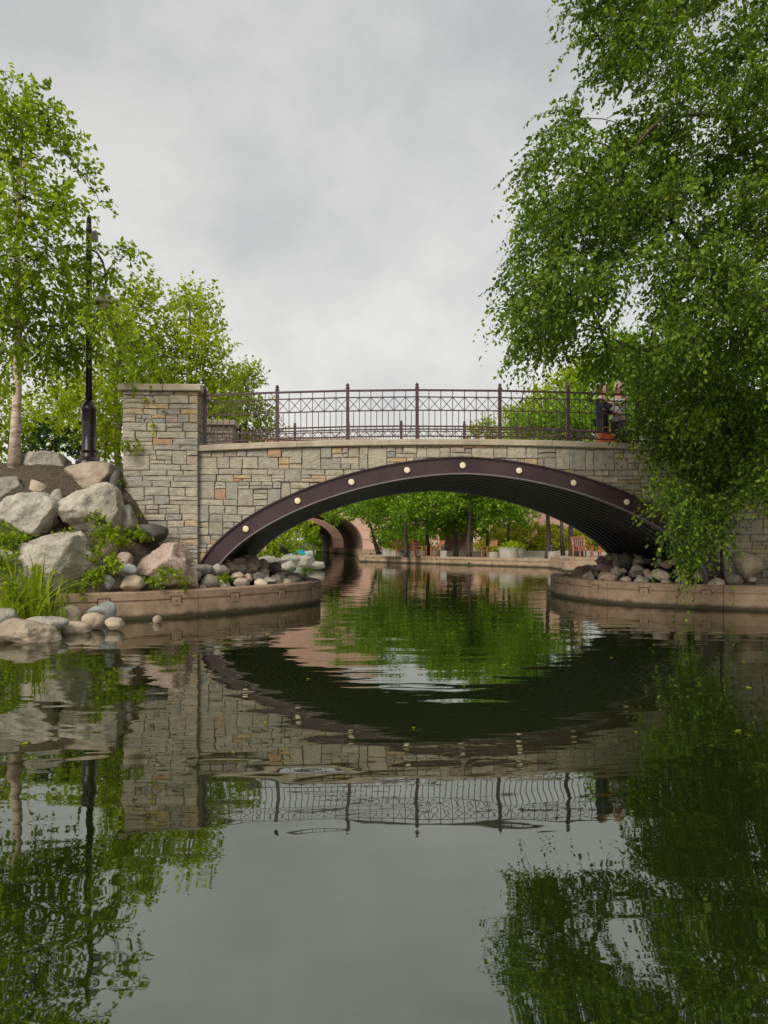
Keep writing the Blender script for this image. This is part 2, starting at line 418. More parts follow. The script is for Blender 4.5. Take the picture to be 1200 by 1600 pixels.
def grid_terrain():
    xs = np.concatenate([np.arange(-120, -14, 6), np.arange(-14, -6, .5), np.arange(-6, 0, .12), np.arange(0, 5, .5), np.arange(5, 9, .14), np.arange(9, 14, .5), np.arange(14, 121, 5)])
    ys = np.concatenate([np.arange(-40, 6, 3), np.arange(6, 11, .5), np.arange(11, 22, .14), np.arange(22, 40, .6), np.arange(40, 110, 2.0), np.arange(110, 500, 30)])
    vs = []; fs = []
    for y in ys:
        for x in xs: vs.append((x, y, ground_z(float(x), float(y))))
    nx = len(xs)
    for j in range(len(ys)-1):
        for i in range(nx-1):
            a = j*nx+i; fs.append((a, a+1, a+nx+1, a+nx))
    me = bpy.data.meshes.new('ground'); me.from_pydata(vs, [], fs)
    for mm in ('soil', 'grass_ground', 'pave', 'bed'): me.materials.append(M[mm])
    idx = []
    for p in me.polygons:
        c = p.center
        k = 0
        if c.z < -.15: k = 3
        elif c.y > 22 and c.x < 1: k = 1
        elif c.y > 30 and c.x >= 0: k = 2
        elif c.y > 17.5 and c.x < -5.5: k = 1
        elif c.y > 22: k = 1
        idx.append(k)
    me.polygons.foreach_set('material_index', idx)
    me.polygons.foreach_set('use_smooth', [True]*len(me.polygons))
    o = link('ground', me); tag(o, kind='structure'); return o
grid_terrain()
wm_ = MB().add([(-110,-38,0),(110,-38,0),(110,104,0),(-110,104,0)], [(0,1,2,3)])
tag(wm_.build('water', M['water']), kind='structure')

# ------------------------------------------------------------------ kerbs
def offset_path(pts, d):
    out = []
    for i, p in enumerate(pts):
        a = pts[max(i-1, 0)]; b = pts[min(i+1, len(pts)-1)]
        t = Vector((b[0]-a[0], b[1]-a[1])).normalized()
        out.append((p[0]-t.y*d, p[1]+t.x*d))
    return out
def catmull(pts, per=10):
    out = []
    q = [pts[0]] + list(pts) + [pts[-1]]
    for i in range(1, len(q)-2):
        p0, p1, p2, p3 = [Vector(v) for v in q[i-1:i+3]]
        for k in range(per):
            t = k/per
            out.append(.5*((2*p1)+(-p0+p2)*t+(2*p0-5*p1+4*p2-p3)*t*t+(-p0+3*p1-3*p2+p3)*t**3))
    out.append(Vector(q[-2])); return out
def resample(pts, step):
    L = [0]
    for a, b in zip(pts, pts[1:]): L.append(L[-1] + (Vector(b)-Vector(a)).length)
    k = max(2, int(L[-1]/step)+1); s = np.linspace(0, L[-1], k)
    xs = np.interp(s, L, [p[0] for p in pts]); ys = np.interp(s, L, [p[1] for p in pts])
    return [(float(a), float(b)) for a, b in zip(xs, ys)], s
ZK = .47
def make_kerb(root, ctrl, side, panel=2.35, block=1.22):
    path, s = resample(catmull([(a, b, 0) for a, b in ctrl], 14), .06)
    # profile: (inward offset, z)
    prof = [(0,-.6),(0,.300),(.022,.305),(.022,.325),(0,.330),(0,ZK-.02),(.02,ZK),(.30,ZK),(.30,-.6)]
    n = len(path); per = int(panel/.06); i = 0
    while i < n-1:
        j = min(n-1, i+per)
        seg = [list(p) for p in path[i:j+1]]
        if n-1-j < 8: j = n-1; seg = [list(p) for p in path[i:j+1]]
        mb = MB(); vs = []; fs = []
        rows = []
        for d, z in prof:
            op = offset_path(path, d*side)[i:j+1]
            rows.append([(x, y, z) for x, y in op])
        m = len(seg)
        # shrink ends for the joint
        for r in rows:
            for e, nb in ((0, 1), (-1, -2)):
                a, c = Vector(r[e]), Vector(r[nb]); r[e] = tuple(a + (c-a)*.08)
        for r in rows: vs += r
        for a in range(len(prof)-1):
            for k in range(m-1): fs.append((a*m+k, a*m+k+1, (a+1)*m+k+1, (a+1)*m+k))
        fs.append(tuple(a*m for a in range(len(prof)))); fs.append(tuple(a*m+m-1 for a in range(len(prof)-1, -1, -1)))
        mb.add(vs, fs); mb.build('kerb_panel', M['kerb'], root)
        i = j
    # bearing blocks set across the groove
    k = int(.75/.06)
    while k < n-4:
        a, b = Vector(path[k]), Vector(path[k+1]); t = (b-a).normalized(); nn = Vector((-t.y, t.x))*side
        mb = MB(); w = .085
        def q(u, d, z): p = a + t*u + nn*d; return (p.x, p.y, z)
        mb.add([q(-w,.02,.215),q(w,.02,.215),q(w,.02,.365),q(-w,.02,.365),q(-w,-.010,.222),q(w,-.010,.222),q(w,-.010,.352),q(-w,-.010,.352)],
               [(0,1,2,3),(4,7,6,5),(0,4,5,1),(1,5,6,2),(2,6,7,3),(3,7,4,0)])
        bl = mb.build('anchor_block', M['kerb'], root)
        mb = MB()
        mb.add([q(-.105,-.004,.366),q(.105,-.004,.366),q(.105,-.004,.379),q(-.105,-.004,.379),
                q(-.105,-.004,.26),q(-.092,-.004,.26),q(-.092,-.004,.366),
                q(.105,-.004,.26),q(.092,-.004,.26),q(.092,-.004,.366),
                q(-.014,-.0135,.275),q(.014,-.0135,.275),q(.014,-.0135,.300),q(-.014,-.0135,.300)],
               [(0,1,2,3),(4,5,6,0),(8,7,1,9),(10,11,12,13)])
        mb.build('gap_shadow', M['black'], bl)  # flat black strips drawn for the shadow round the block, plus its hole
        k += int(block/.06)
KL = [(-4.75,12.62),(-4.2,12.80),(-3.4,13.2),(-2.75,13.66),(-1.8,14.6),(-1.1,15.55),(-.70,16.5),(-.72,17.4),(-1.1,18.5),(-1.9,19.9)]
KR = [(5.6,20.6),(5.12,19.5),(4.98,18.4),(5.1,17.1),(5.53,15.95),(6.61,14.93),(7.88,14.18),(9.6,13.3)]
kl = empty('kerb_wall', (0,0,0), 0, 'curved brown concrete kerb wall beside the boulder slope and stone pillar', 'kerb')
make_kerb(kl, KL, 1)
kr = empty('kerb_wall', (0,0,0), 0, 'curved brown concrete kerb wall below the hanging foliage', 'kerb')
make_kerb(kr, KR, 1)

# ------------------------------------------------------------------ stone bridge
XC, AW, AZ0, AZ1 = 2.21, 5.2, .6, 2.965
Y0, Y1 = 15.10, 20.20
def arch_z(x):
    u = min(1, abs(x-XC)/AW); return AZ0 + (AZ1-AZ0)*(1-u**1.75)**.6
def arch_pts(n=96):
    pts = []
    for k in range(n+1):
        a = -math.pi/2 + math.pi*k/n
        x = XC + AW*math.sin(a)*.9999
        pts.append(Vector((x, arch_z(x))))
    pts = [Vector((pts[0].x, -.1)), Vector((pts[0].x, .3))] + pts + [Vector((pts[-1].x, .3)), Vector((pts[-1].x, -.1))]
    return pts
ARC = arch_pts()
def arc_off(d):
    out = []
    for i, p in enumerate(ARC):
        a = ARC[max(i-1,0)]; b = ARC[min(i+1,len(ARC)-1)]
        t = (b-a).normalized(); out.append(p + Vector((t.y, -t.x))*d)
    return out
def cop_z(x): return 3.335 - .0057*(x-XC)**2         # top of the coping
CT = .12
bridge = empty('stone_bridge', (XC, 15.1, 0), 0, 'arched stone footbridge with plum steel arch rim and round cream lights', 'bridge')
BO = Vector((XC, 15.1, 0))
def part(mb, name, mat, parent, smooth=False):
    """mesh given in world coordinates, child of an empty at rest"""
    o = mb.build(name, mat, parent, smooth)
    o.matrix_parent_inverse = Matrix.Translation(-parent_origin(parent))
    return o
def parent_origin(p):
    v = Vector((0,0,0))
    while p is not None: v += p.location; p = p.parent
    return v

def clip_poly(poly, a, nrm):
    out = []
    for i, p in enumerate(poly):
        q = poly[(i+1) % len(poly)]
        dp, dq = (p-a).dot(nrm), (q-a).dot(nrm)
        if dp >= 0: out.append(p)
        if dp*dq < 0: out.append(p + (q-p)*(dp/(dp-dq)))
    return out
def area(poly): return .5*abs(sum(poly[i].x*poly[(i+1)%len(poly)].y - poly[(i+1)%len(poly)].x*poly[i].y for i in range(len(poly))))
def rubble(w, h, rr, ch, sw, tall=.10, split=.32):
    """roughly coursed rubble: uneven courses, split stones and tall jumpers"""
    H = []
    z = 0
    while z < h-1e-6:
        q = rr.uniform(*ch)
        if h-z-q < ch[0]*.7: q = h-z
        H.append((z, z+q)); z += q
    out = []; res = []
    for k, (z0, z1) in enumerate(H):
        nxt = []; free = []; cur = 0
        for a, b in sorted(res):
            if a-cur > .02: free.append((cur, a))
            cur = b
        if w-cur > .02: free.append((cur, w))
        for a, b in free:
            x = a
            while x < b-1e-6:
                ww = rr.uniform(*sw)*(1.25 if z1-z0 < .15 else 1)
                if b-x-ww < sw[0]*.8: ww = b-x
                if ww > sw[1]*1.5: ww *= .5
                r = rr.random()
                if r < tall and k+1 < len(H) and ww < sw[1]*1.1:
                    out.append((x, z0, x+ww, H[k+1][1])); nxt.append((x, x+ww))
                elif r < tall+split and z1-z0 > .135:
                    zs = z0+(z1-z0)*rr.uniform(.38, .62)
                    for za, zb in ((z0, zs), (zs, z1)):
                        if ww > .30 and rr.random() < .6:
                            xm = x+ww*rr.uniform(.3, .7); out += [(x, za, xm, zb), (xm, za, x+ww, zb)]
                        else: out.append((x, za, x+ww, zb))
                else: out.append((x, z0, x+ww, z1))
                x += ww
        res = nxt
    return out
def stone_piece(poly, O, U, V, Nn, parent, rr, mat, depth=.09, name='stone'):
    c = sum(poly, Vector((0,0)))/len(poly)
    base = rr.uniform(-.012, .022)
    n = len(poly); vs = []
    for ring, (inset, dep) in enumerate(((0.002, -depth), (0.002, base-.012), (.010, base))):
        for p in poly:
            d = (p-c); L = max(d.length, 1e-4)
            q = c + d*(max(.2, 1-inset*1.35/L)) - c
            jit = rr.uniform(-.004, .004) if ring == 2 else 0
            vs.append(U*q.x + V*q.y + Nn*(dep+jit))
    vs.append(Nn*(base + rr.uniform(-.004, .010)))
    fs = []
    for rg in (0, 1):
        for k in range(n): fs.append((rg*n+k, rg*n+(k+1)%n, (rg+1)*n+(k+1)%n, (rg+1)*n+k))
    for k in range(n): fs.append((2*n+k, 2*n+(k+1)%n, 3*n))
    mb = MB(); mb.add(vs, fs)
    o = link(name, mb.mesh(name, mat), parent)
    o.location = O + U*c.x + V*c.y - parent_origin(parent)
    return o
def masonry_wall(parent, O, U, V, Nn, w, h, rr, mat, ch=(.11,.23), sw=(.17,.46), clip=None, gap=.0026, tall=.10, split=.32):
    cnt = 0; so = Vector((rr.uniform(0,50), 0, 0))
    def warp(x, z):
        e = min(1, 8*x, 8*(w-x), 8*z+.001, 8*(h-z)+.001)
        return Vector((x + e*.012*noise.noise(Vector((x*2.1, z*2.6, 7))+so), z + e*.022*noise.noise(Vector((x*1.3, z*2.0, 1))+so)))
    for x0, z0, x1, z1 in rubble(w, h, rr, ch, sw, tall, split):
        j = lambda: rr.uniform(-.0045, .0045)
        xm, zm = (x0+x1)/2+rr.uniform(-.2,.2)*(x1-x0), (z0+z1)/2
        g = gap
        raw = [(x0+g, z0+g), (xm, z0+g), (x1-g, z0+g), (x1-g, zm), (x1-g, z1-g), (xm, z1-g), (x0+g, z1-g), (x0+g, zm)]
        poly = [warp(x, z) + Vector((j(), j())) for x, z in raw]
        if clip: poly = clip(poly)
        if len(poly) < 3 or area(poly) < .0035: continue
        stone_piece(poly, O, U, V, Nn, parent, rr, M['stone_plain'] if area(poly) > .05 else mat); cnt += 1
    return cnt
# spandrel facing
XL, XR = -3.0, 7.42
def sp_clip(poly):
    cx = sum(p.x for p in poly)/len(poly) + XL; cz = sum(p.y for p in poly)/len(poly)
    # below the coping
    s = (cop_z(cx+.05)-cop_z(cx-.05))/.1
    poly = clip_poly(poly, Vector((cx-XL, cop_z(cx)-CT-.006)), Vector((s, -1)).normalized())
    # outside the steel rim: against the nearest chord of the arch
    best = min(range(len(ARC)-1), key=lambda i: ((ARC[i]+ARC[i+1])/2 - Vector((cx, cz))).length)
    a, b = ARC[best], ARC[best+1]; t = (b-a).normalized()
    nn = Vector((-t.y, t.x))
    if len(poly) >= 3: poly = clip_poly(poly, Vector((a.x-XL, a.y)) - nn*.02, nn)
    return poly
n_sp = masonry_wall(bridge, Vector((XL, Y0, 0)), Vector((1,0,0)), Vector((0,0,1)), Vector((0,-1,0)), XR-XL, 3.3, random.Random(21), M['stone'], ch=(.11,.23), sw=(.16,.42), tall=.12, clip=sp_clip)
print('spandrel stones', n_sp)
# core walls behind the facing (front and back) and body
def core(ya, yb):
    mb = MB(); out = [p for p in arc_off(.02)]
    top = [Vector((p.x, cop_z(p.x)-CT-.004)) for p in out]
    lo = [Vector((XL, -.1))] + out + [Vector((XR, -.1))]
    hi = [Vector((XL, cop_z(XL)-CT-.004))] + top + [Vector((XR, cop_z(XR)-CT-.004))]
    m = len(lo)
    vs = [(p.x, ya, p.y) for p in lo] + [(p.x, ya, p.y) for p in hi] + [(p.x, yb, p.y) for p in lo] + [(p.x, yb, p.y) for p in hi]
    fs = []
    for k in range(m-1):
        fs += [(k, k+1, m+k+1, m+k), (2*m+k, 3*m+k, 3*m+k+1, 2*m+k+1), (m+k, m+k+1, 3*m+k+1, 3*m+k), (k, 2*m+k, 2*m+k+1, k+1)]
    return mb.add(vs, fs)
part(core(Y0+.035, Y0+.30), 'spandrel_core', M['mortar'], bridge)
part(core(Y1-.30, Y1), 'spandrel_core', M['mortar'], bridge)
# rear facing: same rubble, coarser
masonry_wall(bridge, Vector((XR, Y1, 0)), Vector((-1,0,0)), Vector((0,0,1)), Vector((0,1,0)), XR-XL, 3.3, random.Random(5), M['stone'], ch=(.3,.4), sw=(.5,.8), tall=0, split=0,
             clip=lambda poly: (lambda q: [Vector((XR-XL-p.x, p.y)) for p in q])(sp_clip([Vector((XR-XL-p.x, p.y)) for p in poly])))
# deck
mb = MB(); xs = np.linspace(XL-.2, XR+.2, 24)
for k in range(len(xs)-1):
    a, b = xs[k], xs[k+1]; za, zb = cop_z(a)-.30, cop_z(b)-.30
    mb.add([(a,Y0+.31,za),(b,Y0+.31,zb),(b,Y1-.31,zb),(a,Y1-.31,za),(a,Y0+.31,za-.08),(b,Y0+.31,zb-.08),(b,Y1-.31,zb-.08),(a,Y1-.31,za-.08)],
           [(0,1,2,3),(4,7,6,5),(0,4,5,1),(2,6,7,3)])
part(mb, 'deck', M['deck'], bridge)
# coping slabs
edges = [XL-.03, -1.05, 0.75, 2.10, 3.98, 5.35, 6.35, XR+.03]
for ya, yb in ((Y0-.075, Y0+.32), (Y1-.32, Y1+.075)):
    for a, b in zip(edges, edges[1:]):
        mb = MB(); xs = np.linspace(a+.003, b-.003, 7); vs = []; fs = []
        for x in xs:
            z = cop_z(x)
            vs += [(x,ya+.012,z-CT),(x,ya,z-CT+.012),(x,ya,z-.014),(x,ya+.014,z),(x,yb-.014,z),(x,yb,z-.014),(x,yb,z-CT)]
        for k in range(len(xs)-1):
            for q in range(7): fs.append((k*7+q, k*7+(q+1)%7, (k+1)*7+(q+1)%7, (k+1)*7+q))
        fs += [tuple(range(7)), tuple(range((len(xs)-1)*7+6, (len(xs)-1)*7-1, -1))]
        mb.add(vs, fs); part(mb, 'coping_slab', M['coping'], bridge)
# steel rim
def rim(yf, yb, d0, d1, name, mat):
    A, B = arc_off(d0), arc_off(d1); m = len(A)
    vs = [(p.x,yf,p.y) for p in A]+[(p.x,yf,p.y) for p in B]+[(p.x,yb,p.y) for p in A]+[(p.x,yb,p.y) for p in B]
    fs = []
    for k in range(m-1):
        fs += [(k,k+1,m+k+1,m+k),(2*m+k,3*m+k,3*m+k+1,2*m+k+1),(k,2*m+k,2*m+k+1,k+1),(m+k,m+k+1,3*m+k+1,3*m+k)]
    fs += [(0,m,3*m,2*m),(m-1,3*m-1,4*m-1,2*m-1)]
    mb = MB().add(vs, fs); o = part(mb, name, mat, bridge); return o
fr = rim(Y0-.065, Y0+.10, .0, .30, 'arch_rim', M['rib'])
rim(Y0-.105, Y0+.06, -.022, .002, 'rim_flange', M['rib'])
rim(Y0-.100, Y0+.06, .300, .322, 'rim_flange', M['lip'])  # paler steel: worn lower edge, with the light it catches painted in
rim(Y1-.10, Y1+.065, .0, .30, 'arch_rim', M['rib'])
rim(Y1-.06, Y1+.10, .300, .322, 'rim_flange', M['rib'])
# corrugated soffit: corrugations follow the arch
IN = arc_off(.15); IN2 = arc_off(.30)
ny = int((Y1-Y0-.24)/.0254); mb = MB(); vs = []; fs = []
m = len(IN)
for q in range(ny+1):
    y = Y0+.12 + (Y1-Y0-.24)*q/ny
    w = .5+.5*math.cos(2*math.pi*(y-Y0)/.381)
    w = smooth(.12, .88, w)
    for k in range(m):
        p = IN[k].lerp(IN2[k], 1.15*w); vs.append((p.x, y, p.y))
for q in range(ny):
    for k in range(m-1): fs.append((q*m+k, q*m+k+1, (q+1)*m+k+1, (q+1)*m+k))
mb.add(vs, fs); so = part(mb, 'soffit', M['soffit'], bridge, True)
# bolt rows of the plate seams
mb = MB()
for k0 in (24, 40, 58, 74):
    for q in range(13):
        y = Y0+.381*(q+.75)
        if y > Y1-.3: break
        sft = 3 if q % 2 else 0
        for e in (-.09, 0, .09):
            for dk in (0, 1):
                p = IN[k0+sft+dk].lerp(IN2[k0+sft+dk], .62); c = Vector((p.x, y+e, p.y)); r = .022
                mb.box((c.x-r, c.y-r, c.z-r), (c.x+r, c.y+r, c.z+r))
ob = part(mb, 'bolt_rows', M['soffit'], bridge); ob['kind'] = 'stuff'
# lights on the rim
LX = [384,465,549,636,723,811,896,979,1058]; MID = arc_off(.15)
for px in LX:
    x = P(px, 780, Y0-.07).x
    k = min(range(len(MID)), key=lambda i: abs(MID[i].x-x) + (9 if MID[i].y < .6 else 0)); 
    k2 = k+1 if MID[k].x < x else k-1
    tt = (x-MID[k].x)/(MID[k2].x-MID[k].x); z = MID[k].y*(1-tt)+MID[k2].y*tt
    rg = part(MB().lathe([(.080,0),(.080,.018),(.074,.024),(.063,.024),(.063,.010)], 20, (x, Y0-.065, z), 'Y'), 'light_ring', M['rail'], bridge)
    o = MB().lathe([(.060,.0),(.060,.016),(.056,.020),(.040,.022),(.020,.023),(.001,.0235)], 20, (x, Y0-.065, z), 'Y').build('lens', M['lens'], rg, True)

# ------------------------------------------------------------------ pillars
def pillar(x0, x1, y0, y1, zt, label, seed, stones=('front','right'), zb=.2):
    t = empty('stone_pillar', ((x0+x1)/2, y0, 0), 0, label, 'pillar', None)
    part(MB().box((x0+.05, y0+.05, zb-.4), (x1-.05, y1-.05, zt)), 'pillar_core', M['mortar'], t)
    rr = random.Random(seed); h = zt-zb
    if 'front' in stones: masonry_wall(t, Vector((x0, y0+.02, zb)), Vector((1,0,0)), Vector((0,0,1)), Vector((0,-1,0)), x1-x0, h, rr, M['stone'], ch=(.08,.175), sw=(.18,.50), tall=.06)
    if 'right' in stones: masonry_wall(t, Vector((x1-.02, y0+.12, zb)), Vector((0,1,0)), Vector((0,0,1)), Vector((1,0,0)), y1-y0-.12, h, rr, M['stone'], ch=(.11,.21), sw=(.18,.40), tall=.05)
    if 'left' in stones: masonry_wall(t, Vector((x0+.02, y1-.0, zb)), Vector((0,-1,0)), Vector((0,0,1)), Vector((-1,0,0)), y1-y0-.12, h, rr, M['stone'], ch=(.11,.21), sw=(.18,.40), tall=.05)
    for a, b in ((x0-.07, (x0+x1)/2+.06), ((x0+x1)/2+.066, x1+.07)):
        part(MB().bevbox((a, y0-.07, zt), (b, y1+.07, zt+.13), .014), 'cap_slab', M['coping'], t)
    return t
ZP = P(250, 611, 14.97).z
pl0 = P(191, 700, 14.97).x; pl1 = P(309, 700, 14.97).x
pillar(pl0, pl1, 14.97, 15.95, ZP, 'tall square stone pillar beside the lamp post', 31)
pillar(pl0, pl1, 19.35, 20.33, ZP, 'square stone pillar seen behind the railing, before pale green tree', 32, ('front','right'), 2.4)
pillar(XR+.02, XR+1.6, 14.97, 15.95, ZP, 'stone pillar half hidden behind the weeping foliage', 33, ('front','left'))
pillar(XR+.02, XR+1.6, 19.35, 20.33, ZP, 'stone pillar behind the two people on the bridge', 34, ('front','left'), 2.4)

# ------------------------------------------------------------------ railings
PX = [-2.86,-1.45,-.06,1.32,2.98,4.36,5.77,7.20]
def member(a, b, w, name, mat, parent, h=None):
    """square bar between two points"""
    a, b = Vector(a), Vector(b); d = (b-a).normalized(); h = h or w
    s = Vector((0,1,0)); u = d.cross(s).normalized()
    vs = []
    for p in (a, b):
        for i, j in ((-1,-1),(1,-1),(1,1),(-1,1)): vs.append(p + s*(i*w/2) + u*(j*h/2))
    o = part(MB().add(vs, [(0,1,2,3),(4,7,6,5),(0,4,5,1),(1,5,6,2),(2,6,7,3),(3,7,4,0)]), name, mat, parent); return o
def bar_mesh(name, L, w):
    return MB().box((-w/2,-w/2,0),(w/2,w/2,L)).mesh(name, M['rail'])
def railing(y, label, full):
    t = empty('bridge_railing', (XC, y, cop_z(XC)), 0, label, 'railing'); o0 = t.location.copy()
    post = MB().box((-.032,-.032,0),(.032,.032,1.045)).lathe([(.045,0),(.045,.02),(.022,.03),(.02,.04)], 8, (0,0,1.045)).lathe([(.012,0),(.036,.02),(.036,.045),(.012,.068),(.004,.085)], 10, (0,0,1.075)).box((-.06,-.06,0),(.06,.06,.014)).mesh('post', M['rail'])
    for x in PX: link('post', post, t, Vector((x, y, cop_z(x))) - o0)
    long_ = bar_mesh('picket', .92, .014); short = bar_mesh('picket', .36, .014)
    for a, b in zip(PX, PX[1:]):
        n = 6 if b-a < 1.5 else 7
        xs = np.linspace(a, b, n+1)
        for hgt, w, hh in ((1.0,.05,.034),(.865,.022,.022),(.60,.022,.022),(.225,.026,.026),(.085,.026,.026)):
            member((a+.03, y, cop_z(a)+hgt), (b-.03, y, cop_z(b)+hgt), w, 'top_rail' if hgt == 1.0 else 'rail_bar', M['rail'], t, hh)
        zz = lambda x: cop_z(a) + (cop_z(b)-cop_z(a))*(x-a)/(b-a)
        for k in range(n):
            if k: link('picket', long_, t, Vector((xs[k], y, zz(xs[k])+.085)) - o0)
            xm = (xs[k]+xs[k+1])/2
            link('picket', short, t, Vector((xm, y, zz(xm)+.235)) - o0)
            x0, x1 = xs[k], xs[k+1]
            member((x0, y-.008, zz(x0)+.60), (x1, y-.008, zz(x1)+.865), .012, 'cross_brace', M['rail'], t)
            member((x0, y+.008, zz(x0)+.865), (x1, y+.008, zz(x1)+.60), .012, 'cross_brace', M['rail'], t)
            # small zigzag under the lowest rails
            member((x0, y-.005, zz(x0)+.085), (xm, y-.005, zz(xm)+.225), .010, 'zigzag_bar', M['rail'], t)
            member((xm, y+.005, zz(xm)+.225), (x1, y+.005, zz(x1)+.085), .010, 'zigzag_bar', M['rail'], t)
    return t
railing(15.25, 'plum steel railing with crossed bars above the lit arch rim', True)
railing(20.05, 'plum steel railing along the far edge of the bridge deck', True)

# ------------------------------------------------------------------ rocks
def rock_mesh(name, dims, mat, seed, sub=3, planes=9, lo=.62, hi=.92, rough=.06, n2=.028, box=2.0):
    rr = random.Random(seed); bm = bmesh.new()
    bmesh.ops.create_icosphere(bm, subdivisions=sub+1 if sub == 4 else sub, radius=1.0)
    pl = []
    for _ in range(planes):
        v = Vector((rr.gauss(0,1), rr.gauss(0,1), rr.gauss(0,.8))).normalized(); pl.append((v, rr.uniform(lo, hi)))
    off = Vector((rr.uniform(0,90),)*3)
    for v in bm.verts:
        c = v.co.copy()
        c /= (abs(c.x)**box + abs(c.y)**box + abs(c.z)**box)**(1/box)
        for nn, d in pl:
            e = c.dot(nn)-d
            if e > 0: c -= nn*e*.985
        dd = c.normalized()
        c += dd*(noise.noise(dd*2.0+off)*rough*2 + noise.noise(dd*5+off)*rough*.7 + noise.noise(dd*13+off)*n2 + (noise.noise(dd*27+off)*n2*.5 - abs(noise.noise(dd*6+off*2))*n2*.9 if sub == 4 else 0))
        v.co = c
    # normalise the extents to the wanted size
    mn = [min(v.co[i] for v in bm.verts) for i in range(3)]; mx = [max(v.co[i] for v in bm.verts) for i in range(3)]
    for v in bm.verts:
        for i in range(3): v.co[i] = ((v.co[i]-mn[i])/(mx[i]-mn[i])-.5)*dims[i]
    me = bpy.data.meshes.new(name); bm.to_mesh(me); bm.free()
    me.materials.append(mat); me.polygons.foreach_set('use_smooth', [True]*len(me.polygons)); return me
def rock(px0, px1, py0, py1, Y, mat, label, seed, depth=None, rot=0, name='boulder', cat='boulder', sub=4, lo=.66, hi=1.0, planes=12, group=None, rough=.06):
    c = P((px0+px1)/2, (py0+py1)/2, Y); s = PPM((px0+px1)/2, Y)
    w, h = (px1-px0)/s, (py1-py0)/s; d = depth or (w+h)*.5
    me = rock_mesh(name, (w, d, h), mat, seed, sub, planes, lo, hi, rough, box=3.4 if sub == 4 else 2.4)
    o = link(name, me, None, c); o.rotation_euler = (0, 0, rot)
    return tag(o, label, cat, group)
rock(30,114,706,765,15.45,M['rock_grey'],'grey boulder on the mulch between birch trunk and lamp post',1)
rock(104,188,721,785,15.15,M['rock_tan'],'flat tan boulder just below the lamp post foot',2)
rock(-4,100,769,842,14.05,M['rock_grey'],'large flat-faced grey boulder, half way up the slope below the birch',3)
rock(93,190,753,842,14.25,M['rock_pale'],'large pale boulder against the pillar, below the lamp post',4)
rock(36,163,829,928,13.35,M['rock_pale'],'largest pale boulder with white veins, behind the tall grass',5)
rock(206,311,847,928,14.05,M['rock_pink'],'big pink granite boulder at the foot of the pillar on the kerb',6, lo=.6, hi=.8, depth=.95)
rock(-30,40,744,800,14.5,M['rock_grey'],'grey boulder above the flat-faced boulder, under the birch trunk',7)
rock(41,78,749,785,14.6,M['rock_tan'],'small wedge-shaped tan rock above the flat-faced boulder',8, sub=3)
rock(79,100,764,795,14.3,M['rock_grey'],'small upright rock wedged between the two large upper boulders',9, sub=3)
rock(-24,6,776,815,14.4,M['rock_pink'],'pinkish rock beside the flat-faced boulder',10, sub=3)
rock(180,206,862,892,13.45,M['rock_pink'],'pinkish rounded stone beside the pink granite boulder',11, sub=3, lo=.8, hi=.95)
rock(186,216,880,902,13.35,M['rock_blue'],'blue-grey stone stacked beside the pink granite boulder',12, sub=3, lo=.75, hi=.95)
rock(189,228,898,924,13.25,M['rock_tan'],'pale flat stone lying on the kerb beside the pink boulder',13, sub=3, lo=.75, hi=.95)
rock(160,180,898,922,13.1,M['rock_blue'],'small grey stone on the kerb among weeds beside the veined boulder',14, sub=3, lo=.8, hi=.95)
rock(158,186,849,878,13.9,M['rock_pink'],'weathered pinkish stone above the stacked stones, under the weeds',15, sub=3)
rock(205,262,818,850,14.55,M['rock_dark'],'dark grey rock lying against the pillar foot above the pink boulder',16, sub=3)
rock(176,216,788,852,14.62,M['rock_grey'],'grey rock wedged between upper pale boulder and pillar foot',42, sub=3)
rock(172,192,734,795,14.95,M['rock_dark'],'dark upright rock squeezed between lamp post boulder and pillar',17, sub=3)
rock(-20,22,858,890,12.7,M['rock_pale'],'pale round stone behind the tall grass',19, sub=3, lo=.8, hi=.95)
rock(-8,95,966,1012,10.45,M['rock_tan'],'long flat tan boulder lying at the water edge',20, depth=.7, lo=.75, hi=.95)
rock(139,182,940,978,12.15,M['rock_blue'],'angular blue-grey rock standing at the water edge',21, sub=3, lo=.5, hi=.75)
rock(128,164,957,983,11.75,M['rock_tan'],'smooth tan stone in front of the angular blue-grey rock',22, sub=3, lo=.85, hi=.97)
rock(165,194,964,985,11.6,M['rock_tan'],'small smooth stone lying in the water below the kerb wall',23, sub=3, lo=.85, hi=.97)
rock(94,142,970,994,11.3,M['rock_tan'],'flat wet stone between the long tan boulder and the blue-grey rock',24, sub=3, lo=.8, hi=.96)
rock(82,132,944,984,12.2,M['rock_tan'],'mossy tan boulder at the roots of the tall grass',25, sub=3, lo=.75, hi=.95)
rock(38,106,962,988,11.0,M['rock_grey'],'flat grey stone behind the long tan boulder',26, sub=3, lo=.8, hi=.95)
rock(-22,28,950,985,11.5,M['rock_grey'],'grey stone at the shore beside the tall grass',27, sub=3, lo=.8, hi=.95)
rock(239,253,961,977,12.6,M['rock_tan'],'tiny lone stone standing in the water before the kerb wall',28, sub=2, lo=.85, hi=.97)

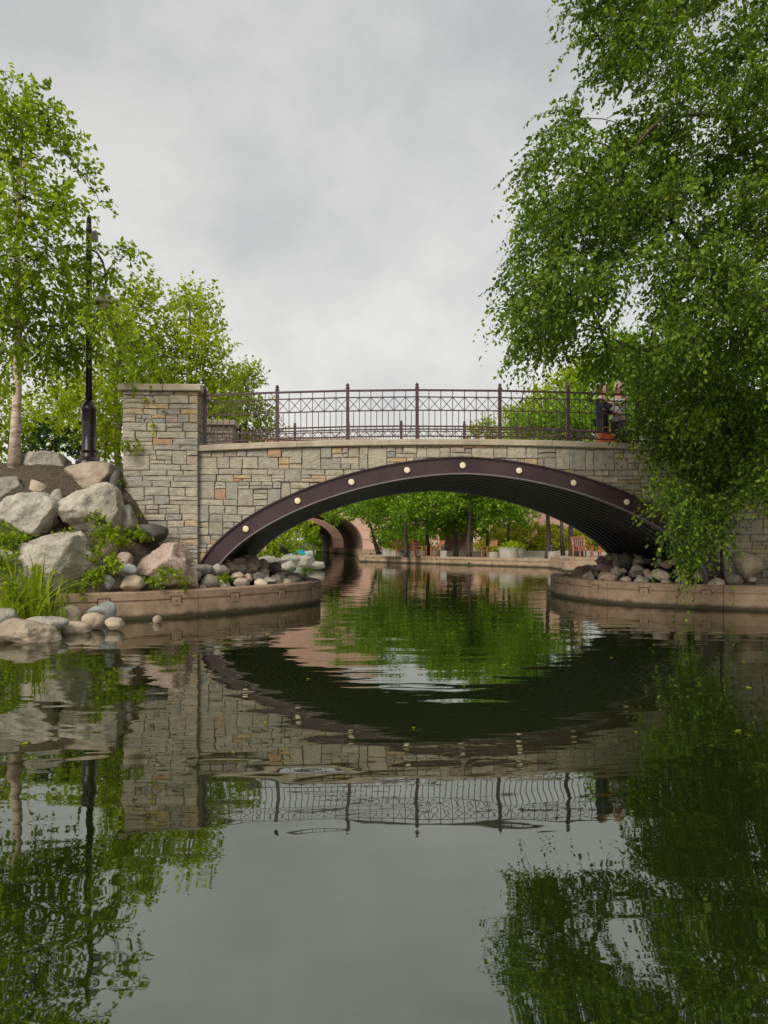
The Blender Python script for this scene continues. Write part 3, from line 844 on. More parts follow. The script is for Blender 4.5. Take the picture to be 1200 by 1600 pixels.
# cobbles heaped on both kerbs, under the arch
cob = [rock_mesh('cobble', (1,1,1), M['cobble'], 100+k, 3, 10, .60, .90, .07) for k in range(10)]
def heap(inside, x0, x1, y0, y1, ztop, n, label, group, seed, keep):
    rr = random.Random(seed); placed = []
    tries = 0
    while len(placed) < n and tries < 6000:
        tries += 1
        x, y = rr.uniform(x0, x1), rr.uniform(y0, y1)
        if not inside(x, y): continue
        s = rr.uniform(.17, .40)
        zb = ztop(x, y)
        if any((Vector((x, y))-p).length < (s+q)*.40 for p, q in placed): continue
        placed.append((Vector((x, y)), s))
        o = link('cobble_stone', rr.choice(cob), None, (x, y, zb + s*.20))
        o.scale = (s*rr.uniform(.95,1.35), s*rr.uniform(.8,1.1), s*rr.uniform(.65,.95))
        o.rotation_euler = (rr.uniform(-.25,.25), rr.uniform(-.25,.25), rr.uniform(0,6.28))
        tag(o, label, 'stone', group)
    return placed
def in_left(x, y):
    return x < lerp_tab(LEFT_EDGE, y)-.36 - (0 if y > 14.5 else .04) and x > -2.9 + .0*y and y > 13.95
def in_right(x, y): return x > lerp_tab(RIGHT_EDGE, y)+.34
zl = lambda x, y: .40 + .40*smooth(.35, 1.5, lerp_tab(LEFT_EDGE, y)-x)
zr = lambda x, y: .40 + .42*smooth(.3, 1.6, x-lerp_tab(RIGHT_EDGE, y))
heap(in_left, -2.95, -.9, 14.0, 19.6, zl, 95, 'rounded river stone heaped under the bridge beside the pink boulder', 'river stones under the pillar end of the arch', 3, None)
heap(in_right, 5.2, 9.2, 13.9, 20.0, zr, 150, 'rounded river stone heaped on the kerb below the hanging foliage', 'river stones under the foliage end of the arch', 4, None)
rock(1148,1190,862,905,14.75,M['rock_tan'],'leaning tan boulder at the wall under the hanging foliage',40, sub=3)
rock(965,992,863,890,17.2,M['rock_dark'],'tall rounded dark boulder under the arch end near hanging foliage',41, sub=3, lo=.8, hi=.95)

# ------------------------------------------------------------------ foliage
def leaf_mesh(name, Pp, D, Nn, L, mat, simple=False):
    n = len(Pp); S = np.cross(D, Nn); S /= (np.linalg.norm(S, axis=1, keepdims=True)+1e-9)
    N2 = np.cross(S, D); L = L[:, None]
    if simple:
        V = np.stack([Pp, Pp+D*L*.5+S*L*.36+N2*L*.08, Pp+D*L, Pp+D*L*.5-S*L*.36+N2*L*.08], 1).reshape(-1, 3)
        base = (np.arange(n)*4)[:, None]
        F = np.concatenate([base+np.array([[0,1,2]]), base+np.array([[0,2,3]])], 1).reshape(-1); nf = 2*n
    else:
        V = np.stack([Pp, Pp+D*L*.30+S*L*.31+N2*L*.09, Pp+D*L*.68+S*L*.22+N2*L*.04, Pp+D*L*1.02-N2*L*.10, Pp+D*L*.68-S*L*.22+N2*L*.04, Pp+D*L*.30-S*L*.31+N2*L*.09], 1).reshape(-1, 3)
        base = (np.arange(n)*6)[:, None]
        F = np.concatenate([base+np.array([[0,1,2]]), base+np.array([[0,2,3]]), base+np.array([[0,3,4]]), base+np.array([[0,4,5]])], 1).reshape(-1); nf = 4*n
    me = bpy.data.meshes.new(name)
    me.vertices.add(len(V)); me.vertices.foreach_set('co', V.astype(np.float32).ravel())
    me.loops.add(nf*3); me.loops.foreach_set('vertex_index', F.astype(np.int32))
    me.polygons.add(nf); me.polygons.foreach_set('loop_start', np.arange(nf, dtype=np.int32)*3)
    try: me.polygons.foreach_set('loop_total', np.full(nf, 3, dtype=np.int32))
    except Exception: pass
    me.update(calc_edges=True); me.validate(); me.materials.append(mat)
    return me
def unit(a): return a/(np.linalg.norm(a, axis=-1, keepdims=True)+1e-9)
def twig_leaves(rg, C, rad, axis, n_twigs, lt, per, leaf, droop, outw=.8, upb=.7):
    """leaves on short twigs filling an ellipsoid clump; returns leaf arrays and twig lines"""
    u = unit(rg.normal(size=(n_twigs, 3))); r = rg.random((n_twigs, 1))**.5
    st = C + u*r*np.array(rad)*.86
    out = unit(st - np.array(axis))
    d0 = unit(out*outw + u*.6 + rg.normal(size=(n_twigs,3))*.45 + np.array([0,0,.15]))
    ln = lt*rg.uniform(.6, 1.3, (n_twigs, 1))
    ts = np.linspace(.05, 1, per)
    PP = []; DD = []
    dr = droop*rg.uniform(.5, 1.5, (n_twigs, 1))
    for t in ts:
        p = st + d0*ln*t + np.array([0,0,-1.])*dr*ln*t*t
        tan = unit(d0 + np.array([0,0,-2.])*dr*t)
        side = unit(np.cross(tan, rg.normal(size=(n_twigs,3))))
        ld = unit(tan*.55 + side*.8 + np.array([0,0,-.35])*(.4+droop))
        PP.append(p + rg.normal(size=(n_twigs,3))*leaf*.15); DD.append(ld)
    Pp = np.concatenate(PP); D = np.concatenate(DD)
    Nn = rg.normal(size=Pp.shape)*.65 + np.array([0,0,upb])
    Nn = unit(Nn - D*(Nn*D).sum(1, keepdims=True))
    L = leaf*np.clip(rg.normal(1.0, .27, len(Pp)), .45, 1.6)
    lines = [(st[i], st[i]+d0[i]*ln[i]*.5-np.array([0,0,1.])*dr[i]*ln[i]*.25, st[i]+d0[i]*ln[i]-np.array([0,0,1.])*dr[i]*ln[i]) for i in range(n_twigs)]
    return Pp, D, Nn, L, lines
def tree(name, base, top, trunk_r, clumps, leaf, leafmat_, barkmat, label, cat='tree', group=None, seed=1, droop=.3, lt=.5, per=9, dens=1.0, simple=False, twigmat=None, twig_every=3, trunk_pts=None, branch_r=.045, upb=.7, arch=.6):
    """clumps: (Vector centre, (rx, ry, rz), number of twigs)"""
    rg = np.random.default_rng(seed); rr = random.Random(seed)
    t = empty(name, base, 0, label, cat, group); O = Vector(base)
    H = Vector(top)-Vector(base)
    tp = trunk_pts or [Vector(base) + H*(k/8) + Vector((rr.uniform(-1,1), rr.uniform(-1,1), 0))*(.04*H.length*.3 if 0 < k else 0) for k in range(9)]
    tr = [trunk_r*(1.25 if k == 0 else 1)*(1-.82*k/(len(tp)-1)) for k in range(len(tp))]
    br = MB(); br2 = MB()
    br.tube([p-O for p in tp], tr, 9)
    A = [[],[],[],[]]
    axis = np.array(tp[len(tp)//2])
    def trunk_at(z):
        for a, b in zip(tp, tp[1:]):
            if a.z <= z <= b.z or b.z <= z <= a.z:
                q = (z-a.z)/(b.z-a.z+1e-9); return a.lerp(b, q)
        return tp[-1].copy() if z > tp[-1].z else tp[1].copy()
    z0 = tp[0].z + (tp[-1].z-tp[0].z)*.22
    # branch graph: every foliage mass grows from the nearest existing wood, thicker towards the trunk
    nodes = []; par = []; path = []
    fine = []
    for a_, b_ in zip(tp, tp[1:]):
        for q in range(4): fine.append(a_.lerp(b_, q/4))
    fine.append(tp[-1])
    for k, p in enumerate(fine):
        nodes.append(p.copy()); par.append(-1); path.append(0.0 if p.z >= z0 else 50.0)
    sprays = [c for c in clumps if len(c) == 4]; clumps = [c for c in clumps if len(c) == 3]
    order = sorted(clumps, key=lambda c: min((Vector(c[0])-p).length for p in fine if p.z >= z0 or p is fine[-1]))
    ends = []; NT = len(nodes)
    for C, rad, nt in order:
        C = Vector(C)
        best = min(range(len(nodes)), key=lambda i: (nodes[i]-C).length + .30*path[i] + (.8*max(0, nodes[i].z-C.z-arch) + .35*max(0, C.z-nodes[i].z-1.5)))
        s0 = nodes[best]; L = (C-s0).length; prev = best
        bow = Vector((rr.uniform(-.1,.1), rr.uniform(-.1,.1), .16))*L
        m_ = max(2, int(L/.5)+1)
        for q in range(1, m_+1):
            f_ = q/m_; p = s0.lerp(C, f_) + bow*(4*f_*(1-f_))*.6 + Vector((rr.uniform(-1,1), rr.uniform(-1,1), rr.uniform(-1,1)))*(.03*L/m_ if q < m_ else 0)
            nodes.append(p); par.append(prev); path.append(path[prev]+L/m_); prev = len(nodes)-1
        ends.append(prev)
    wt = [0]*len(nodes)
    for e in ends:
        i = e
        while i >= NT: wt[i] += 1; i = par[i]
    kids = {}
    for i in range(NT, len(nodes)): kids.setdefault(par[i], []).append(i)
    rad_ = lambda i: min(trunk_r*.62, .007*max(1, wt[i])**.5*branch_r/.03)
    done = set()
    for i in range(NT, len(nodes)):
        if i in done: continue
        j = i; chain = [par[i]]
        while True:
            chain.append(j); done.add(j)
            ks = [k for k in kids.get(j, []) if k not in done]
            if not ks: break
            j = max(ks, key=lambda k: wt[k])
        br2.tube([nodes[k]-O for k in chain], [rad_(chain[1])] + [rad_(k) for k in chain[1:]], 6)
    for C, rad, nt, mul in [(*c, 1.0) for c in clumps] + sprays:
        C = Vector(C)
        nt = max(2, int(nt*dens))
        a = twig_leaves(rg, np.array(C), rad, axis, nt, lt*mul, int(per*mul), leaf, droop*(1.0 if mul == 1 else 1.5), upb=upb)
        for k in range(4): A[k].append(a[k])
        for i, ln in enumerate(a[4]):
            if i % twig_every == 0: br2.tube([Vector(p)-O for p in ln], [.006,.0045,.003], 3, False)
            if i % (twig_every*3) == 0: br2.tube([C-O, Vector(ln[0])-O], [.010,.005], 3, False)
    link('trunk', br.mesh('trunk', barkmat, True, False), t)
    link('branches', br2.mesh('branches', twigmat or M['twig'], True, False), t)
    Pp = np.concatenate(A[0])-np.array(O)
    link('crown', leaf_mesh('crown', Pp, np.concatenate(A[1]), np.concatenate(A[2]), np.concatenate(A[3]), leafmat_, simple), t)
    return t
def clumps_px(lst, Y, dy, rg, k=1.0, aspect=1.0, depthf=1.0):
    """lst of (px, py, radius px): foliage masses as read from the photograph, at the tree's own distance"""
    out = []
    for px, py, r in lst:
        y = Y + rg.uniform(-dy, dy); c = P(px, py, y); m = r/PPM(px, y)
        out.append((c, (m, m*depthf, m*aspect), max(4, int(k*(m/.5)**2*46))))
    return out

rg = random.Random(3)
# birch by the lamp
base = P(22, 733, 15.0); base.z = ground_z(base.x, base.y)-.08
birch = [(20,182,52),(58,162,28),(8,245,62),(72,212,44),(112,252,30),(40,310,62),(98,330,42),(152,306,13),(-20,385,78),(58,400,66),(116,412,34),(194,402,22),(165,430,24),
         (20,480,70),(98,492,56),(160,490,36),(60,545,44),(118,545,36),(182,570,34),(228,590,26),(238,655,17),(0,550,40),(-60,300,70),(-70,470,80),(-60,205,46),(210,540,26),(85,562,24)]
trunk = [base, P(26,640,15.0), P(28,560,15.0), P(30,470,15.02), P(26,380,15.05), P(30,290,15.0), P(34,210,15.0), P(38,150,15.0)]
tree('birch_tree', base, trunk[-1], .10, clumps_px(birch, 14.9, .9, rg, 1.25), .094, M['leaf_birch'], M['birch_bark'],
     'slender birch with peeling pale trunk on the boulder slope', seed=5, droop=.35, lt=.42, per=9, trunk_pts=trunk, branch_r=.03)
# lime-green trees behind the lamp and the pillar
def gbase(px, Y):
    b = P(px, 845, Y); b.z = ground_z(b.x, b.y)-.1; return b
A1 = [(178,520,46),(222,478,34),(205,560,52),(150,610,48),(215,620,50),(120,650,40),(175,670,46),(236,455,14)]
A2 = [(292,485,36),(318,515,30),(268,545,46),(312,560,44),(290,610,50),(345,600,34),(330,645,42),(250,610,40),(330,480,16)]
A3 = [(378,600,26),(398,588,14),(370,640,36),(402,650,26),(352,670,36),(412,680,20),(380,690,30)]
for lst, px, Y, lab, sd in ((A1,185,23,'lime-green tree right behind the lamp post',11),(A2,300,25,'lime-green tree rising behind the stone pillar and its cap',12),(A3,385,28,'lime-green young tree behind the railing at the pillar end',13)):
    b = gbase(px, Y); tp = P(px, lst[0][1]-10, Y)
    tree('lime_green_tree', b, tp, .13, clumps_px(lst, Y, 1.0, rg, 1.05), .11, M['leaf_lime'], M['bark'], lab, seed=sd, droop=.12, lt=.6, per=9, group=None)
# shrubs on the bank behind the boulders
def shrub(pxs, Y, mat, label, seed, leaf=.1, name='shrub', cat='shrub', k=1.1, lt=.4, base_px=None, droop=.15, group=None, zb=None):
    rg_ = random.Random(seed); c = base_px or pxs[0][0]
    b = gbase(c, Y) if zb is None else Vector((P(c, 845, Y).x, Y, zb))
    cl = clumps_px(pxs, Y, .5, rg_, k); tp = Vector(cl[0][0])
    if tp.z < b.z+.3: tp.z = b.z+.5
    return tree(name, b, tp, .05, cl, leaf, mat, M['twig'], label, cat, group, seed, droop, lt, 8, twig_every=4, branch_r=.02)
shrub([(15,650,48),(-20,620,40),(30,700,40),(-20,690,40)],19,M['leaf_lime'],'bright shrub at the birch trunk on the bank',21, base_px=0)
shrub([(85,650,40),(60,685,34),(110,690,30),(90,625,26)],20,M['leaf_lime'],'rounded yellow-green shrub between birch trunk and lamp post',22)
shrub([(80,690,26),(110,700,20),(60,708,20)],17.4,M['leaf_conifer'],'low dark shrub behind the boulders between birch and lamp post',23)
shrub([(165,660,36),(180,700,30),(155,700,30),(172,625,26)],18.2,M['leaf_lime'],'lime-green shrub filling the gap between lamp post and pillar',24)

# large weeping tree over the water, trunk beyond the picture edge
rows = [(-60,905,1400),(-15,900,1400),(25,905,1400),(68,908,1400),(108,925,1380),(150,985,1380),(195,862,1380),(232,848,1380),(272,835,1380),(312,822,1380),(352,808,1380),(395,800,1380),(435,792,1380),(476,815,1380),(512,792,1380),(540,815,1380),(560,1000,1380),(590,1000,1380),(622,1004,1380),(660,1010,1380),(700,1018,1360),(738,1038,1340),(778,1042,1150),(818,1055,1112),(852,1072,1100)]
wr = random.Random(9); wc = []
for y, xl, xrr in rows:
    xl += 14 if y < 560 else 10
    x = xl
    while x < xrr:
        edge = (x-xl) < 45
        r = wr.uniform(24, 32) if edge else wr.uniform(30, 46)
        upper = y < 560
        gapy = upper and (noise.noise(Vector((x/95., y/80., 3.3))) > (.30 if x > 940 else .42))
        if 480 < y < 560 and 900 < x < 965: gapy = wr.random() < .5
        if not gapy:
            Y = (11.6 + (x-770)/430*.4 if upper else 13.0) + wr.uniform(-1.5, 1.3)
            if y > 570: Y = wr.uniform(12.3, 13.9)
            if x > 1230 and wr.random() < .45: x += 40; continue
            c = P(x + wr.uniform(-10, 10) + (8 if edge else 0), y + wr.uniform(-14, 14), Y); m = r/PPM(x, Y)
            kk = (80 if upper else 104)
            wc.append((c, (m, m*1.5, m*1.05), int(kk*(m/.35)**2*(.75 if x > 1230 else 1)*(.8 if edge else 1))))
            if edge or wr.random() < .35: wc.append((c, (m*1.1, m*1.5, m*.7), 9 if edge else 7, 1.7 if edge else 2.3))
        x += r*1.35
wb = Vector((9.7, 12.9, ground_z(9.7, 12.9)-.1))
wtrunk = [wb, Vector((9.6,12.8,1.8)), Vector((9.35,12.7,3.2)), Vector((9.1,12.6,4.8)), Vector((8.8,12.4,6.4)), Vector((8.7,12.3,8.0)), Vector((8.6,12.2,9.6)), Vector((8.5,12.2,11.0))]
print('weeping clumps', len(wc), sum(c[2] for c in wc))
tree('weeping_tree', wb, wtrunk[-1], .24, wc, .066, M['leaf_dark'], M['bark'], 'large weeping tree with small leaves hanging over the water and bridge end', seed=41, droop=.55, lt=.32, per=8, trunk_pts=wtrunk, branch_r=.036, upb=.5, arch=1.5, twig_every=4)

# trees above the far end of the deck
D1 = [(850,640,34),(905,590,34),(880,612,30),(870,672,34),(915,650,40),(835,680,26)]
D2 = [(955,575,34),(985,560,40),(1000,620,50),(950,640,40),(990,680,44),(930,600,24)]
D3 = [(760,672,16),(742,682,14),(800,660,22),(812,690,26),(775,695,26),(830,650,16)]
for lst, px, Y, lab, sd, mt in ((D1,880,49,'light green tree behind the railing, near the two people',51,'leaf_lime'),(D2,1000,33,'brighter green tree behind the two people and hanging foliage',52,'leaf_mid'),(D3,785,58,'thin-topped light green tree showing just above the far railing',53,'leaf_lime')):
    b = gbase(px, Y); tp = P(px, lst[1][1], Y)
    tree('leafy_tree', b, tp, .13, clumps_px(lst, Y, 1.2, rg, .5), .20, M[mt], M['bark'], lab, seed=sd, droop=.15, lt=.9, per=8, simple=True)

# plaza trees
def round_tree(px, Y, h, cr, cz0, label, seed, lean=0, mat='leaf_mid'):
    b = P(px, 845, Y); b.z = .36; rr = random.Random(seed); cl = []
    H = h-cz0
    for k in range(26):
        a = rr.uniform(0, 6.28); q = math.sqrt(rr.random()); z = rr.random()
        pr = cr*(1-.55*abs(z-.35)**1.3*1.3)*q
        cl.append((Vector((b.x+lean+pr*math.cos(a), Y+pr*math.sin(a), cz0+.45+z*(H-.5))), (.95,.95,.65), 58))
    return tree('plaza_tree', b, Vector((b.x+lean, Y, cz0+H*.6)), .15, cl, .16, M[mat], M['bark'], label, seed=seed, droop=.1, lt=.5, per=7, simple=True, twig_every=6, branch_r=.07)
round_tree(634,45,5.8,3.7,1.45,'dense round tree over the wooden benches by the pink archway',61)
round_tree(668,50,6.5,3.2,1.7,'dense tree behind the wooden bench on the plaza',62)
round_tree(712,46,6.2,3.1,1.7,'plaza tree with straight trunk before the pink arcade',63)
round_tree(733,43,6.0,2.7,1.75,'plaza tree with pale trunk beside the pedestal lamp',64)
round_tree(762,47,6.4,2.7,1.75,'plaza tree behind the lone red chair',65)
round_tree(795,52,7.0,2.6,2.6,'thin-trunked tree standing behind the round planter',66)
round_tree(856,39,7.6,2.6,2.9,'thick-trunked tree at the plaza edge beside the pedestal',67)
round_tree(893,38,8.0,2.5,3.0,'straight-trunked tree beside the dark bin and red chair',68)
round_tree(592,53,6.4,3.3,2.5,'dark green tree beside the pink archway pier',69,lean=-1.3)

# hedge shrubs behind the plaza
hl = ['yellow-green hedge shrub right behind the round planter','yellow-green hedge shrub behind the thin plaza trunk','tall golden hedge shrub between two plaza trunks','golden hedge shrub left of the thick plaza trunk','yellow-green hedge shrub right of the thick plaza trunk','yellow-green hedge shrub behind the dark bin','last hedge shrub behind the red chair at the arch end']
for k, (px, top, Y) in enumerate(((775,826,56),(800,820,58),(822,816,56),(845,818,57),(872,822,55),(900,826,56),(925,832,55))):
    c = P(px, 845, Y); z1 = P(px, top, Y).z
    cl = [(Vector((c.x+rng.uniform(-.9,.9), Y+rng.uniform(-.8,.8), .5+rng.random()*(z1-.8))), (.7,.7,.5), 36) for _ in range(12)]
    tree('hedge_shrub', (c.x, Y, .3), (c.x, Y, 1.6), .06, cl, .14, M['leaf_hedge'], M['twig'], hl[k], 'shrub', 'hedge behind the plaza', 70+k, .1, .4, 7, simple=True, twig_every=8)

for k, (px, Y, lab) in enumerate(((603,59,'dark round shrub beside the pink pier'),(622,60,'dark shrub behind the stone planters'),(645,58,'dark shrub behind the round tree trunk'),(672,61,'dark shrub before the first arcade arch'))):
    c = P(px, 845, Y)
    cl = [(Vector((c.x+rng.uniform(-.8,.8), Y+rng.uniform(-.6,.6), .5+rng.random()*1.5)), (.6,.6,.45), 34) for _ in range(9)]
    tree('dark_shrub', (c.x, Y, .3), (c.x, Y, 1.5), .06, cl, .15, M['leaf_mid'], M['twig'], lab, 'shrub', None, 90+k, .1, .4, 7, simple=True, twig_every=8)

# far bank greenery
shrub([(440,845,16),(425,855,14),(455,852,12)],34,M['leaf_lime'],'light green shrub above the white rocks on the far bank',81, leaf=.13, zb=.6, lt=.5)
shrub([(470,832,16),(450,830,16),(482,842,12),(430,840,14)],46,M['leaf_birch'],'feathery shrub growing before the pink arch opening',82, leaf=.15, zb=.6, lt=.6)
shrub([(430,815,22),(450,808,20),(410,825,20),(470,815,16)],112,M['leaf_birch'],'tree seen through the pink archway, far along the bank',83, leaf=.32, zb=.6, lt=1.0, k=.5, name='bank_tree', cat='tree')
shrub([(490,838,12),(500,845,10),(484,825,14)],125,M['leaf_mid'],'dark tree at the end of the canal through the archway',84, leaf=.3, zb=.6, lt=1.0, name='bank_tree', cat='tree')
shrub([(400,862,10),(412,866,8),(425,868,7)],30,M['leaf_lime'],'low bright ground plant behind the river stones',85, leaf=.12, zb=.5, lt=.3)
for k, (a, b_, c, d, Y, lab) in enumerate(((424,470,867,884,31,'long white rock on the far bank, highest of the pile'),(450,492,868,888,33,'white rock sloping to the water on the far bank'),(478,508,876,890,35,'low white rock lying in the water at the pile end'),(436,462,876,892,28,'white rock half sunk behind the river stones'),(404,436,868,884,29,'white rock beside the low bright ground plant'),(462,480,866,876,36,'small white rock on top of the far bank pile'))):
    rock(a, b_, c, d, Y, M['rock_white'], lab, 140+k, sub=3, lo=.6, hi=.9, name='white_rock', cat='rock')

# ------------------------------------------------------------------ pink road bridge and arcade
FR = R(7.0)      # the far structure stands slightly turned
far = empty('pink_stone_bridge', P(568, 866, 64), FR, 'pink granite road bridge with arched vaults over the canal', 'bridge')
def farp(mb, name, mat, parent=far): return mb.build(name, mat, parent)
def arch_wall(mb, x0, x1, z1, y0, y1, openings, z0=-.4):
    """wall in x/z with arched openings (cx, half width, spring z, rise), thickness y0..y1"""
    xs = [x0]; cuts = []
    ops = sorted(openings)
    cur = x0
    for cx, hw, sp, rise in ops:
        mb.box((cur, y0, z0), (cx-hw, y1, z1)); cur = cx+hw
        n = 18
        ar = [(cx-hw*math.cos(math.pi*k/n), sp+rise*math.sin(math.pi*k/n)) for k in range(n+1)]
        for (xa, za), (xb, zb) in zip(ar, ar[1:]):
            mb.add([(xa,y0,za),(xb,y0,zb),(xb,y0,z1),(xa,y0,z1),(xa,y1,za),(xb,y1,zb),(xb,y1,z1),(xa,y1,z1)],
                   [(0,1,2,3),(4,7,6,5),(0,4,5,1),(3,2,6,7)])
    mb.box((cur, y0, z0), (x1, y1, z1))
    return mb
# front vault: opening left of the jamb at local x = 0
mb = arch_wall(MB(), -16, 1.15, 9.4, 0, .5, [(-4.0, 4.0, .8, 2.75), (-12.5, 3.4, .8, 2.6)]); farp(mb, 'facade', M['pinkstone'])
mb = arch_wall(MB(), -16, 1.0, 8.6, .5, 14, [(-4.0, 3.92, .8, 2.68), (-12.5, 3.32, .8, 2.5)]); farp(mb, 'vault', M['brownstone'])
mb = arch_wall(MB(), -16, 1.1, 8.8, 19, 19.6, [(-4.3, 3.7, .8, 2.5), (-12.5, 3.2, .8, 2.4)]); farp(mb, 'rear_facade', M['pinkstone'])
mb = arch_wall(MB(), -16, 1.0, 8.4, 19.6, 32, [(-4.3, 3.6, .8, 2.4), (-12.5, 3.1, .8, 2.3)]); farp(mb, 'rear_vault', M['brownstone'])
farp(MB().box((-.15,-.4,-.4),(1.3,32,.42)).box((-.75,18.6,-.4),(-.15,32,.42)), 'footing', M['kerb'])
farp(MB().box((-16,-.12,9.4),(1.2,.6,9.65)), 'parapet_cap', M['coping'])
for k, z in enumerate((1.2, 2.0, 2.8)):
    farp(MB().box((.0,-.012,z),(1.152,.012,z+.035)), 'course_joint', M['brownstone'])
    farp(MB().box((-.6,18.988,z),(.5,19.0,z+.035)), 'course_joint', M['brownstone'])
# arcade running right from the bridge pier
arc_e = empty('pink_arcade', P(592, 866, 64.5), R(2), 'pink granite arcade wall behind the plaza trees', 'building')
ops = [(2.6+4.1*k, 1.55, 1.2, 1.35) for k in range(4)]
arch_wall(MB(), -.05, 17.5, 7.4, 0, .8, ops, .2).build('facade', M['pinkstone'], arc_e)
for cx, hw, sp, rise in ops:
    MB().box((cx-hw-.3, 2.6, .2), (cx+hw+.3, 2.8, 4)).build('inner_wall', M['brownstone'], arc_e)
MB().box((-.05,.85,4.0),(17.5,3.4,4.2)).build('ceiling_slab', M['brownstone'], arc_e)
MB().box((-.1,-.15,7.4),(17.6,1.0,7.65)).build('cornice', M['coping'], arc_e)
for k in range(7):
    x = 1.6+2.4*k
    w = MB().box((x-.5,-.012,4.9),(x+.5,.05,6.4)).build('window', M['black'], arc_e)
    MB().box((x-.56,-.03,4.82),(x+.56,.02,4.9)).build('sill', M['coping'], w)

# ------------------------------------------------------------------ plaza quay
quay = empty('quay_wall', (0,0,0), 0, 'low tan quay edge of the plaza beyond the bridge', 'kerb')
qa, qb = Vector((.95, 48.5)), Vector((10.55, 36.5)); d = (qb-qa).normalized(); nn = Vector((-d.y, d.x))
segs = 7
for k in range(segs):
    a = qa + (qb-qa)*(k/segs); b = qa + (qb-qa)*((k+1)/segs) - d*.015
    mb = MB()
    for w0, w1, z0, z1 in ((-.03,.4,-.5,.30),(-.07,.42,.302,.44)):
        c = [a-nn*(-w0)*1 if False else a+nn*w0, b+nn*w0, b+nn*w1, a+nn*w1]
        mb.add([(p.x,p.y,z0) for p in c]+[(p.x,p.y,z1) for p in c], [(0,1,2,3),(4,7,6,5),(0,4,5,1),(1,5,6,2),(2,6,7,3),(3,7,4,0)])
    mb.build('quay_slab', M['kerb'], quay)
MB().box((.55,48.4,-.5),(.95,62,.42)).build('quay_return', M['kerb'], quay)
qc = empty('quay_block', P(900,885,33), 0, 'stepped tan stone block at the water beside the plaza quay', 'kerb')
MB().bevbox((-.5,0,-.9),(3.6,.5,.22),.02).build('lower_step', M['kerb'], qc)
MB().bevbox((-.1,.52,-.9),(3.6,4.0,.36),.02).build('upper_step', M['kerb'], qc)
wl_ = empty('low_wall', (P(640,861,53).x,53,.36), 0, 'long low pale wall at the back of the plaza', 'wall')
for k in range(8):
    MB().bevbox((k*1.9,0,-.1),(k*1.9+1.885,.4,.26),.02).build('wall_block', M['planter'], wl_)

# planters, chairs, pedestals, bins
def planter(px, Y, r, h, label, seed, leafy=.5, flowers='leaf_lime'):
    b = P(px, 845, Y); t = empty('planter', (b.x, Y, .38), 0, label, 'planter')
    MB().lathe([(r*.92,0),(r,.05),(r*1.02,h-.07),(r*1.06,h-.06),(r*1.06,h),(r*.94,h),(r*.94,h-.1)], 24).build('bowl', M['planter'], t)
    rgn = np.random.default_rng(seed)
    a = twig_leaves(rgn, np.array([0,0,h]), (r*.8,r*.8,leafy*.5), (0,0,-1), 46, .35, 7, .10, .2)
    link('plants', leaf_mesh('plants', a[0], a[1], a[2], a[3], M[flowers], True), t)['kind'] = 'stuff'
    return t
planter(795, 40, .50, .60, 'large round concrete planter with low green plants on the plaza', 1)
planter(771, 41, .33, .36, 'small low concrete planter beside the large round planter', 2, .2)
planter(808, 41.3, .36, .5, 'second concrete planter tucked behind the large round planter', 3, .3)
planter(608, 46.5, .42, .5, 'round stone planter with yellowish plants by the pink pier', 4, .6, 'leaf_hedge')
planter(620, 46.0, .36, .42, 'stone planter next to the wooden benches by the pink pier', 5, .4)

def chair_proto():
    t = empty('wooden_chair', (0,0,0), 0, '', 'chair')
    W, D = .58, .52
    for sx in (-1, 1):
        MB().box((sx*W/2-.03,-.03,0),(sx*W/2+.03,.03,.62)).build('leg', M['wood'], t)
        MB().tube([(sx*W/2,D,0),(sx*W/2,D-.02,.45),(sx*W/2,D+.10,.95)], .035, 4).build('leg', M['wood'], t)
        MB().box((sx*W/2-.045,-.06,.62),(sx*W/2+.045,D+.05,.65)).build('armrest', M['wood'], t)
    for k in range(5):
        y = .01+k*.105; MB().box((-W/2,y,.41),(W/2,y+.09,.44)).build('seat_slat', M['wood'], t)
    for k in range(6):
        x = -W/2+.07+k*(W-.14)/5; MB().tube([(x,D-.01,.45),(x,D+.095,.92)], .022, 4).build('back_slat', M['wood'], t)
    MB().tube([(-W/2-.02,D+.10,.95),(W/2+.02,D+.10,.95)], .04, 4).build('top_rail', M['wood'], t)
    return t
ch = chair_proto(); first = True
for px, Y, rz, lab in ((757,41,R(-70),'lone red wooden armchair beside the small low planter'),(663,44,R(60),'red wooden armchair on the plaza edge, back to the round tree'),(676,43.6,R(-75),'red wooden armchair turned towards its twin under the plaza tree'),
                       (626,45.5,R(20),'red wooden armchair beside the stone planter under round tree'),(641,46,R(-30),'wooden armchair beside the trunk of the round tree'),(916,35.5,R(15),'tall red wooden armchair beside the dark bin at arch end'),(931,36,R(-60),'red wooden armchair half hidden by the corrugated arch end')):
    o = ch if first else copy_tree(ch); first = False
    b = P(px, 845, Y); o.location = (b.x, Y, .385); o.rotation_euler = (0,0,rz); o['label'] = lab; o['group'] = 'wooden chairs on the plaza'
    if px == 916: o.scale = (1.15,)*3
def pedestal(px, Y, label):
    b = P(px, 845, Y); t = empty('pedestal_lamp', (b.x, Y, .38), 0, label, 'pedestal')
    MB().bevbox((-.16,-.16,0),(.16,.16,.42),.015).build('base', M['planter'], t)
    MB().lathe([(.10,.42),(.12,.46),(.12,.62),(.15,.64),(.10,.72),(.03,.76)], 12).build('lamp_head', M['dark_metal'], t)
pedestal(693, 41.5, 'short pale pedestal with dark lamp head at the quay edge')
pedestal(862, 37.8, 'short pale pedestal beside the thick-trunked tree')
b = P(903, 845, 37.0); bn = empty('litter_bin', (b.x, 37.0, .38), 0, 'dark litter bin behind the tall red chair', 'bin')
